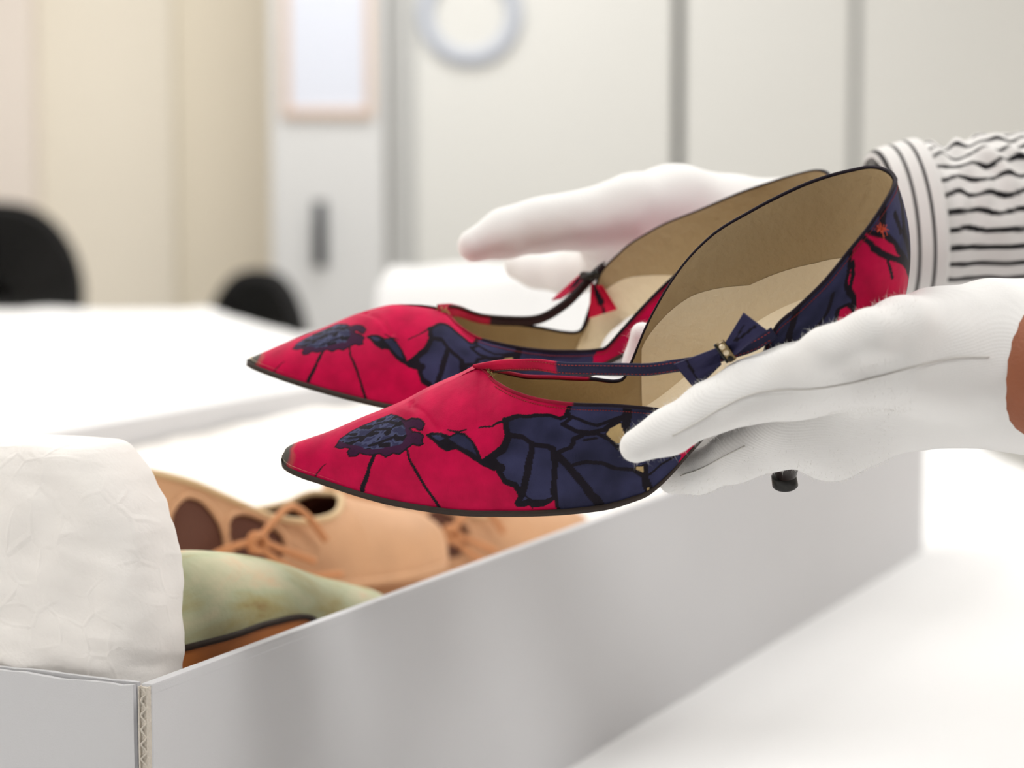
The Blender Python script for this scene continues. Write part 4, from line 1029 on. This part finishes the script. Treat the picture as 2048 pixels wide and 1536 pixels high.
# seam of cotton along the thumb side of the near glove
def on_surface(px, py, X, N):
    d = FWD + RIGHT * (px - 1024) / FPX + UPV * (768 - py) / FPX
    t = (X - CAM) @ d / (d @ d)
    e = np.linalg.norm(X - CAM - t[:, None] * d, axis=1)
    c = np.where((e < 0.0022) & ((N @ d) < 0.2), t, 9)
    i = c.argmin()
    nb = np.argsort(np.linalg.norm(X - X[i], axis=1))[:14]
    nm = N[nb].mean(0); nm /= np.linalg.norm(nm)
    return CAM + d * (((X[nb].mean(0) - CAM) @ nm) / (d @ nm)) + nm * 0.00022
sm_ = [(1345, 872), (1400, 842), (1450, 812), (1500, 790), (1560, 780), (1620, 778), (1690, 768), (1760, 752), (1850, 728), (1930, 714), (1978, 714)]
tube('seam', np.array([on_surface(x, y, gX, gN) for x, y in resample(np.c_[np.array(sm_, float), np.zeros(len(sm_))], 64)[:, :2]]) - PO, 0.00035, M['seam'], gl, 6)
sm2 = [(1362, 952), (1408, 935), (1450, 912), (1490, 892)]
tube('seam', np.array([on_surface(x, y, gX, gN) for x, y in resample(np.c_[np.array(sm2, float), np.zeros(len(sm2))], 24)[:, :2]]) - PO, 0.0003, M['seam'], gl, 6)

# brushed fuzz standing off the near glove
def fuzz(X, N, n, parent, seed, lmin=0.001, lmax=0.0034):
    g = np.random.default_rng(seed)
    i = g.integers(0, len(X), n)
    b = X[i]; d = N[i] + g.normal(0, 0.55, (n, 3)); d /= np.linalg.norm(d, axis=1)[:, None]
    l = g.uniform(lmin, lmax, n)[:, None] * g.uniform(0.4, 1, n)[:, None]
    bend = g.normal(0, 0.6, (n, 3))
    p0 = b - N[i] * 0.0003; p1 = b + d * l * 0.5; p2 = b + d * l + bend * l * 0.45
    s = np.cross(d, g.normal(size=(n, 3))); s /= np.linalg.norm(s, axis=1)[:, None]; s *= 0.000035
    V = np.stack([p0 - s, p0 + s, p1 - s, p1 + s, p2], 1).reshape(-1, 3)
    k = np.arange(n)[:, None] * 5
    F = [tuple(f) for f in (k + np.array([0, 1, 3, 2]))] + [tuple(f) for f in (k + np.array([2, 3, 4]))]
    o = mesh_np('fuzz', V - PO, F, M['fuzz'], parent)
    o['kind'] = 'stuff'
m_ = gX[:, 0] < at(1800, 700, 0.85)[0]
fuzz(gX[m_], gN[m_], 15000, gl, 4)

# ---- the body: forearms, arms, trunk, neck, head and legs in one skin
sh_n, sh_f = np.array([0.74, 0.84, 1.36]), np.array([0.74, 1.22, 1.36])
el_n = np.array([0.475, 0.725, 1.02]); el_f = np.array([0.50, 1.20, 1.075])
wr_n = at(1960, 735, 0.864); wr_f = at(1800, 458, 1.100)
pel, chest, neck = np.array([0.76, 1.03, 0.93]), np.array([0.76, 1.03, 1.24]), np.array([0.74, 1.03, 1.44])
head = np.array([0.70, 1.03, 1.60])
body_ch = [[(wr_n, 0.0225), (at(2110, 738, 0.838), 0.0240), (wr_n * 0.45 + el_n * 0.55, 0.034), (el_n, 0.041), (sh_n, 0.052)],
           [(wr_f, 0.0230), (wr_f * 0.5 + el_f * 0.5, 0.033), (el_f, 0.039), (sh_f, 0.052)],
           [(pel, 0.13), (pel * 0.5 + chest * 0.5, 0.115), (chest, 0.13), (np.array([0.75, 1.03, 1.36]), 0.095), (neck, 0.056), (head - [0.0, 0, 0.06], 0.062)],
           [(sh_n, 0.060), (np.array([0.75, 1.03, 1.36]), 0.085), (sh_f, 0.060)],
           [(chest - [0, 0.06, 0], 0.10), (pel - [0, 0.06, 0], 0.115)], [(chest + [0, 0.06, 0], 0.10), (pel + [0, 0.06, 0], 0.115)],
           [(head - [0.025, 0, 0.065], 0.058), (head, 0.078), (head + [0.02, 0, 0.03], 0.082)],
           [(head - [0.075, 0, 0.02], 0.010), (head - [0.097, 0, 0.045], 0.011)],
           [(head + [0.0, -0.080, -0.02], 0.012), (head + [0.0, -0.082, -0.045], 0.009)], [(head + [0.0, 0.080, -0.02], 0.012), (head + [0.0, 0.082, -0.045], 0.009)],
           [(pel + [0, -0.09, -0.05], 0.095), (np.array([0.75, 0.93, 0.50]), 0.058), (np.array([0.78, 0.93, 0.09]), 0.04), (np.array([0.62, 0.91, 0.04]), 0.034)],
           [(pel + [0, 0.09, -0.05], 0.095), (np.array([0.75, 1.13, 0.50]), 0.058), (np.array([0.78, 1.13, 0.09]), 0.04), (np.array([0.62, 1.15, 0.04]), 0.034)]]
X, F, g = grow('body', body_ch, 0.008, 0.0060)
mesh_np('body', X - PO, F, M['skin'], person)
for s in (-1, 1):
    for nm, c0, r, m in (('eye', head + [-0.066, s * 0.030, 0.0], 0.0135, M['paper']), ('iris', head + [-0.0755, s * 0.030, 0.0], 0.0062, M['hair'])):
        bm = bmesh.new(); bmesh.ops.create_uvsphere(bm, u_segments=12, v_segments=8, radius=r)
        for v in bm.verts: v.co += Vector(c0 - PO)
        me = bpy.data.meshes.new(nm); bm.to_mesh(me); bm.free(); link(nm, me, m, person)
tube('mouth', [head + [-0.076, -0.022, -0.085] - PO, head + [-0.085, 0, -0.087] - PO, head + [-0.076, 0.022, -0.085] - PO], [0.002, 0.005, 0.002], mat('lips', (150, 80, 74), 0.5), person, 8)
hx, hf, hg = grow('hair', [[(head + [0.02, 0, 0.035], 0.090), (head + [0.035, 0, -0.03], 0.082)], [(head + [0.075, 0, 0.02], 0.045), (head + [0.085, 0, -0.02], 0.04)]], 0.012, 0.008)
mesh_np('hair', hx - PO, hf, M['hair'], person)
tr_ch = [[(p, r + 0.012) for p, r in body_ch[10][:3]], [(p, r + 0.012) for p, r in body_ch[11][:3]], [(pel, 0.14), (pel - [0, 0, 0.05], 0.14)], [(pel + [0, -0.07, -0.03], 0.125), (pel + [0, 0.07, -0.03], 0.125)]]
hx, hf, hg = grow('trousers', tr_ch, 0.012, 0.010)
mesh_np('trousers', hx - PO, hf, M['trousers'], person)

# ---- striped shirt: trunk with a turned-up near sleeve, and the long far sleeve seen by the camera
def stripe_colors(u, period, w=0.27):
    f = (u / period) % 1.0
    c = np.empty((len(u), 3)); c[:] = lin(236, 234, 232)
    s = np.clip((w / 2 - abs(f - 0.5)) / 0.04 + 0.5, 0, 1)[:, None]
    c = c * (1 - s) + np.array(lin(22, 20, 24)) * s
    return np.c_[c, np.ones(len(u))]
M['shirt'] = mat_attr('striped_jersey', 0.9, bump=0.2, bscale=900, sheen=0.1)
sh_ch = [[(p + np.array([0, 0, 0.0]), r + 0.012) for p, r in (body_ch[2][0], body_ch[2][1], body_ch[2][2], body_ch[2][3])], [(p, r + 0.012) for p, r in body_ch[3]], [(p, r + 0.014) for p, r in body_ch[4]], [(p, r + 0.014) for p, r in body_ch[5]],
         [(sh_n, 0.066), (sh_n * 0.3 + el_n * 0.7, 0.060)], [(sh_f, 0.066), (el_f, 0.052)]]
hx, hf, hg = grow('shirt', sh_ch, 0.012, 0.007, lambda X, g: crease(X, 0.003, 10, 6, 20, 3))
shirt = mesh_np('shirt', hx - PO, hf, M['shirt'], person, colors=stripe_colors(hx[:, 2], 0.0125))

def sleeve(path, radii, n, m, seed):
    """tube with ruched folds, stripes running lengthwise"""
    P = resample(path, n); t = np.linspace(0, 1, n); r = np.interp(t, np.linspace(0, 1, len(radii)), radii)
    T = np.gradient(P, axis=0); T /= np.linalg.norm(T, axis=1)[:, None]
    up = np.array([0, 0, 1.0]); u = up - T * (T @ up)[:, None]; u /= np.linalg.norm(u, axis=1)[:, None]; v = np.cross(T, u)
    a = np.linspace(0, 2 * math.pi, m, endpoint=False)
    g = np.random.default_rng(seed)
    L = np.r_[0, np.cumsum(np.linalg.norm(np.diff(P, axis=0), axis=1))]
    AA, LL = np.meshgrid(a, L)
    top = np.clip(np.cos(AA - 0.3), 0, 1) ** 0.8           # folds gather on top of the arm
    w1 = np.sin(LL * 2 * math.pi / 0.013 + 2.2 * np.sin(AA * 2 + 1) + 1.3 * np.sin(AA * 5)) * np.sin(AA * 3 + LL * 60)
    w2 = np.sin(LL * 2 * math.pi / 0.034 + 1.6 * np.sin(AA * 1.0 + 0.6))
    w3 = np.sin(AA * 9 + 3 * np.sin(LL * 70)) * np.sin(LL * 160 + AA * 4)
    ease = np.clip(LL / 0.012, 0, 1)
    R = r[:, None] + ease * (0.0016 * w1 * (0.06 + top) + 0.0010 * w2 + 0.0016 * w3 * top)
    V = P[:, None] + R[..., None] * (np.cos(a)[None, :, None] * u[:, None] + np.sin(a)[None, :, None] * v[:, None])
    sh = AA * 0.038 + ease * (0.0010 * np.sin(LL * 75 + AA * 1.2) + 0.0026 * top * np.sin(LL * 230 + AA * 5) * np.sin(AA * 6 + LL * 90))
    return V.reshape(-1, 3), grid_faces(n, m, wrap_v=True), sh.ravel()
c0 = at(1822, 452, 1.100)
V, Fq, us = sleeve([c0, c0 + farm * 0.06, (c0 + farm * 0.06) * 0.45 + el_f * 0.55, el_f, el_f + [0.05, 0, 0.06]], [0.0385, 0.0445, 0.050, 0.054, 0.054], 330, 300, 3)
per = 2 * math.pi * 0.038 / 29
sl = mesh_np('sleeve', V - PO, Fq, M['shirt'], shirt, colors=stripe_colors(us, per, 0.30))
# cuff: a snug band with stripes running round the wrist
n, m = 60, 160
a = np.linspace(0, 2 * math.pi, m, endpoint=False)
cdir = farm + np.array([0.0, -0.10, 0.02]); cdir /= np.linalg.norm(cdir)
cu = np.array([0, 0, 1.0]) - cdir * cdir[2]; cu /= np.linalg.norm(cu); cv = np.cross(cdir, cu)
Lc = np.linspace(-0.0165, 0.0062, n)
prof = np.interp(Lc, [-0.0165, -0.0155, -0.013, 0.003, 0.005, 0.0062], [0.0355, 0.0372, 0.0385, 0.0415, 0.0415, 0.0385])
V = (c0 + cdir * Lc[:, None])[:, None] + prof[:, None, None] * (np.cos(a)[None, :, None] * cu + np.sin(a)[None, :, None] * cv)
cc = stripe_colors(np.repeat(Lc + 0.0185, m), 0.0072, 0.22)
edge = np.repeat(Lc > 0.0026, m); cc[edge, :3] = lin(236, 234, 232)
cuff = mesh_np('cuff', V.reshape(-1, 3) - PO, grid_faces(n, m, wrap_v=True), M['shirt'], sl, colors=cc)
sd = cuff.modifiers.new('thick', 'SOLIDIFY'); sd.thickness = 0.0015; sd.offset = -1

# ------------------------------------------------------------------ inside the box: tissue, tan shoes, marbled shoe
def Bp(u, v, z):
    u = np.asarray(u, float); v = np.asarray(v, float)
    return np.stack([BA[0] + u * BU[0] + v * BV[0], BA[1] + u * BU[1] + v * BV[1], TZ + z + 0 * u], -1)
# crumpled bed of tissue lining the box
nu, nv = 200, 120
U, Vv = np.meshgrid(np.linspace(0.024, BL - 0.008, nu), np.linspace(TH + 0.003, BW - TH - 0.003, nv), indexing='ij')
Z = 0.088 + 0.020 * np.clip((Vv - 0.24) / 0.2, 0, 1) + 0.006 * np.clip((U - 0.55) / 0.3, 0, 1) - 0.022 * np.exp(-((U - 0.56) / 0.2) ** 2 - ((Vv - 0.15) / 0.14) ** 2)
uv = np.stack([U, Vv], -1).reshape(-1, 2)
Z = Z + (soft(uv, 0.0042, 14, 4, 14, 5) + crease(uv, 0.0035, 14, 8, 40, 6)).reshape(Z.shape) * np.clip(np.minimum(U - 0.02, 0.06) / 0.06, 0.2, 1)
Z = np.minimum(Z, BH - 0.004)
bed = mesh_np('tissue_paper', Bp(U, Vv, Z).reshape(-1, 3), grid_faces(nu, nv), M['tissue'])
tag(bed, 'crumpled white tissue bed lining the archive box under the tan shoes', 'tissue')
# folded tissue pad standing at the near end of the box
nz, nr = 150, 260
tz = np.linspace(0, 1, nz)
zz = np.interp(tz, [0, .72, .8, .87, .93, .97, 1.0], [.118, .2025, .2110, .2165, .2205, .2225, .2230])
vmin = np.interp(zz, [.09, .139, .163, .189, .199, .209, .222, .2295], [.0125, .0125, .0150, .0210, .0255, .0320, .0440, .0570])
u0 = np.interp(tz, [0, .25, .6, .72, .8, .87, .93, .97, 1.0], [.0195, .0178, .0200, .0225, .0245, .0270, .0305, .0350, .0460])
u1 = np.interp(tz, [0, .72, .8, .87, .93, .97, 1.0], [.058, .064, .0640, .0630, .0610, .0570, .0460])
vmax = 0.44
ph = np.linspace(0, 2 * math.pi, nr, endpoint=False)
V = []
for k in range(nz):
    hu = (u1[k] - u0[k]) / 2; hv = (vmax - vmin[k]) / 2
    per_ = np.linspace(0, 1, nr, endpoint=False)
    # rounded rectangle walked at even speed
    r = min(0.016, hu * 0.9)
    pts = []
    for (cx_, cy_, a0) in ((hu - r, hv - r, 0), (-(hu - r), hv - r, 90), (-(hu - r), -(hv - r), 180), (hu - r, -(hv - r), 270)):
        for q in np.linspace(0, 90, 10): pts.append((cx_ + r * math.cos(math.radians(a0 + q)), cy_ + r * math.sin(math.radians(a0 + q))))
    pts = np.array(pts + pts[:1]); d = np.r_[0, np.cumsum(np.linalg.norm(np.diff(pts, axis=0), axis=1))]
    x = np.interp(per_ * d[-1], d, pts[:, 0]); y = np.interp(per_ * d[-1], d, pts[:, 1])
    V.append(Bp(x + (u0[k] + u1[k]) / 2, y + (vmax + vmin[k]) / 2, zz[k]))
P = np.array(V)
n = grid_normals(np.concatenate([P, P[:, :1]], 1))[:, :-1]
cen = P.mean(axis=1, keepdims=True)
n *= np.sign(((P - cen) * n).sum(-1).mean())
loc = P.reshape(-1, 3)
d = crease(loc, 0.0042, 7, 6, 13, 23) + crease(loc, 0.0009, 16, 40, 110, 19) + soft(loc, 0.0012, 6, 4, 10, 18)
amp = np.repeat(np.interp(tz, [0, .15, .9, 1], [.25, 1, .6, 0]), nr)
P = loc + n.reshape(-1, 3) * (d * amp)[:, None]
F = np.concatenate([grid_faces(nz, nr, wrap_v=True)])
F = [tuple(f) for f in F] + [tuple(range(nr - 1, -1, -1))]
pad = mesh_np('tissue_pad', P, F, M['tissue'])
tag(pad, 'thick folded pad of creased white tissue standing at the near end of the box', 'tissue')

def low_shoe(name, label, u, v, z, turn, spec, group=None):
    """shoe set out in the box: local x runs toe to heel; u, v, z give the middle of the toe end"""
    p = Bp(u, v, z)
    t = thing(name, label, 'shoe', p, (0, 0, math.pi / 2 - BT + math.pi + turn), group)
    return t
FLAT_S = [(0, .001, 0, .006), (4, .004, -.010, .005), (15, .015, -.022, .003), (40, .040, -.033, .003), (70, .070, -.037, .003), (110, .110, -.034, .004), (150, .150, -.028, .005), (190, .190, -.029, .006), (215, .215, -.028, .006), (232, .232, -.021, .006), (242, .242, -.011, .006), (248, .246, 0, .006)]
mir = lambda L: [(a, x, -y, z) for a, x, y, z in L]
TAN_T = [(0, .003, 0, .012), (4, .006, 0, .020), (15, .017, 0, .029), (40, .042, 0, .036), (70, .072, 0, .044), (84, .085, 0, .048), (90, .091, -.010, .048), (104, .104, -.022, .042), (130, .130, -.027, .040), (160, .160, -.027, .046), (190, .192, -.0265, .060), (212, .214, -.025, .070), (230, .231, -.018, .076), (241, .240, -.009, .0785), (248, .2435, 0, .079)]
PHI2 = ([0, 70, 90, 120, 248], [1.5, 1.5, 1.3, .8, .7])
BUL2 = ([0, 150, 248], [.001, .001, .003])
def tan_shoe(label, u, v, turn, base):
    t = low_shoe('laced_shoe', label, u, v, base, turn, None, 'pair of tan laced shoes in the box')
    A = even_a([FLAT_S, TAN_T], 300, 248.0)
    for which in ('upper', 'lining'):
        Vs, Fs, off = [], [], 0
        holes = []
        for sgn in (1, -1):
            S_, T_ = (FLAT_S, TAN_T) if sgn > 0 else (mir(FLAT_S), mir(TAN_T))
            G = loft_half(S_, T_, A, 70, PHI2, BUL2)
            n = grid_normals(G); k = 1 if (n[200, 40, 1] * G[200, 40, 1]) > 0 else -1
            Gh = G + 0.0
            if which == 'lining': Gh = G - k * n * 0.0016 * np.clip((A - 8) / 10, 0, 1)[:, None, None]
            X_, Y_ = np.meshgrid(A, np.linspace(0, 70, 70), indexing='ij')
            cut_ = np.zeros(X_.shape, bool)
            for ca, cv_, ra, rv in ((212, 36, 17, 25), (172, 40, 22, 25)):
                cut_ |= (abs((X_ - ca) / ra) ** 2.2 + abs((Y_ - cv_) / rv) ** 2.2) < 1
                th_ = np.linspace(0, 2 * math.pi, 40, endpoint=False)
                ia = np.interp(ca + ra * np.cos(th_), A, np.arange(len(A))); iv = (cv_ + rv * np.sin(th_)) * 69 / 70
                holes.append(np.array([G[int(round(a_)), int(round(b_))] for a_, b_ in zip(ia, iv)]))
            f = grid_faces(len(A), 70, 0, flip=sgn < 0)
            if which == 'upper': f = f[~cut_.ravel()[f].any(1)]  # lining stays uncut: a dark sheet for the shade behind the cut-outs
            Vs.append(Gh.reshape(-1, 3)); Fs.append(f + off); off += Gh.shape[0] * 70
        o = mesh_np(which, np.concatenate(Vs), np.concatenate(Fs), M['tan'] if which == 'upper' else M['tan_in'], t)
    for h in holes:
        tube('cutout_rim', np.vstack([h, h[:1]]), 0.0018, M['tan'], t, 8)
    sv = crv(FLAT_S, A); sh = sv * [1, -1, 1]
    q = np.linspace(0, 1, 9)
    I = sv[:, None] * (1 - q)[None, :, None] + sh[:, None] * q[None, :, None]; I[..., 2] += .002
    mesh_np('insole', I.reshape(-1, 3), grid_faces(len(A), 9), M['tan_in'], t)
    rows = np.stack([sv + [0, -.001, .0005], sv - [0, .001, .005], sh - [0, -.001, .005], sh + [0, .001, .0005]], 1)
    mesh_np('sole', rows.reshape(-1, 3), grid_faces(len(A), 4, wrap_v=True), M['tan'], t)
    b = A[A > 85]
    loop = np.concatenate([crv(TAN_T, b), (crv(TAN_T, b) * [1, -1, 1])[::-1][1:]])
    tube('piping', resample(loop, 160), .0020, M['cream'], t, 8)
    lace = None
    wob = lambda P: np.asarray(P, float)
    for k, P in enumerate(([(.215, .031, .028), (.200, .036, .034), (.182, .039, .036), (.165, .040, .030), (.140, .040, .020)],
              [(.182, .040, .036), (.172, .040, .044), (.155, .038, .052), (.140, .036, .044), (.128, .037, .030)],
              [(.182, .040, .034), (.168, .041, .024), (.150, .040, .014), (.120, .041, .010)])):
        o = tube('lace' if k == 0 else 'lace_strand', resample(wob(P), 30), .0021, M['lace'], lace if lace else t, 8)
        if k == 0: lace = o
    a_ = np.linspace(0, 4 * math.pi, 50)
    tube('knot', np.c_[.182 + .0042 * np.cos(a_), .0405 + .0022 * np.sin(a_ * 1.5), .0355 + .0045 * np.sin(a_)], .0020, M['lace'], lace, 8)
    return t
tan_shoe('tan leather laced shoe with round cut-outs just behind the marbled shoe', 0.500, 0.126, -0.30, 0.098)
tan_shoe('tan leather laced shoe with round cut-outs behind the other tan shoe, under the pumps', 0.700, 0.112, -0.28, 0.074)

def mat_marble():
    m = mat('marbled_suede', (190, 190, 150), 0.6, bump=0.3, bscale=150)
    nt = m.node_tree; N = nt.nodes; L = nt.links; b = N['Principled BSDF']
    tc = N.new('ShaderNodeTexCoord'); mp = N.new('ShaderNodeMapping'); mp.inputs['Scale'].default_value = (14, 40, 40)
    n = N.new('ShaderNodeTexNoise'); n.inputs['Scale'].default_value = 1.0; n.inputs['Detail'].default_value = 5; n.inputs['Distortion'].default_value = 0.6
    r = N.new('ShaderNodeValToRGB'); e = r.color_ramp.elements
    e[0].position = 0.30; e[0].color = (*lin(156, 128, 74), 1); e[1].position = 0.72; e[1].color = (*lin(226, 178, 138), 1)
    for p, c in ((0.38, (178, 168, 118)), (0.50, (188, 192, 156)), (0.60, (206, 200, 166))):
        x = e.new(p); x.color = (*lin(*c), 1)
    L.new(tc.outputs['Object'], mp.inputs['Vector']); L.new(mp.outputs['Vector'], n.inputs['Vector']); L.new(n.outputs['Fac'], r.inputs['Fac']); L.new(r.outputs['Color'], b.inputs['Base Color'])
    return m
M['marble'] = mat_marble()
g_ = low_shoe('marbled_shoe', 'pale green and peach marbled shoe with an orange leather heel, nearest in the box', 0.285, 0.050, 0.101, 0.0, None)
GS = [(0, .000, 0, .008), (4, .004, -.008, .007), (15, .015, -.018, .006), (40, .040, -.028, .006), (70, .070, -.033, .006), (95, .095, -.031, .010), (112, .112, -.029, .024), (122, .122, -.028, .030), (150, .150, -.026, .033), (190, .190, -.027, .034), (215, .215, -.026, .035), (232, .232, -.019, .035), (242, .240, -.010, .035), (248, .243, 0, .035)]
GT = [(0, .002, 0, .012), (4, .006, 0, .016), (15, .017, 0, .022), (40, .042, 0, .030), (70, .072, 0, .039), (110, .110, 0, .052), (150, .150, 0, .062), (190, .190, 0, .069), (215, .214, 0, .071), (232, .228, 0, .069), (242, .236, 0, .064), (248, .2405, 0, .056)]
A = even_a([GS, GT], 220, 248.0)
Vs = [loft_half(S_, T_, A, 40, ([0, 248], [1.5, 1.5]), ([0, 248], [.001, .001])).reshape(-1, 3) for S_, T_ in ((GS, GT), (mir(GS), mir(GT)))]
mesh_np('upper', np.concatenate(Vs), np.concatenate([grid_faces(220, 40), grid_faces(220, 40, 220 * 40, flip=True)]), M['marble'], g_)
sv = crv(GS, A); sh = sv * [1, -1, 1]
rows = np.stack([sv + [0, -.0012, .0006], sv - [0, .0012, .0020], sh - [0, -.0012, .0020], sh + [0, .0012, .0006]], 1)
mesh_np('sole', rows.reshape(-1, 3), grid_faces(220, 4, wrap_v=True), M['sole'], g_)
k = (A > 118)
top = sv[k]; bot = top * [1, .92, 0] + [0.002, 0, 0.0]
rows = np.stack([top - [0, 0, .002], bot, bot * [1, -1, 1], (top - [0, 0, .002]) * [1, -1, 1]], 1)
F = [tuple(f) for f in grid_faces(k.sum(), 4, wrap_v=True)] + [(0, 1, 2, 3)]
mesh_np('heel', rows.reshape(-1, 3), F, M['orange'], g_, smooth=False)
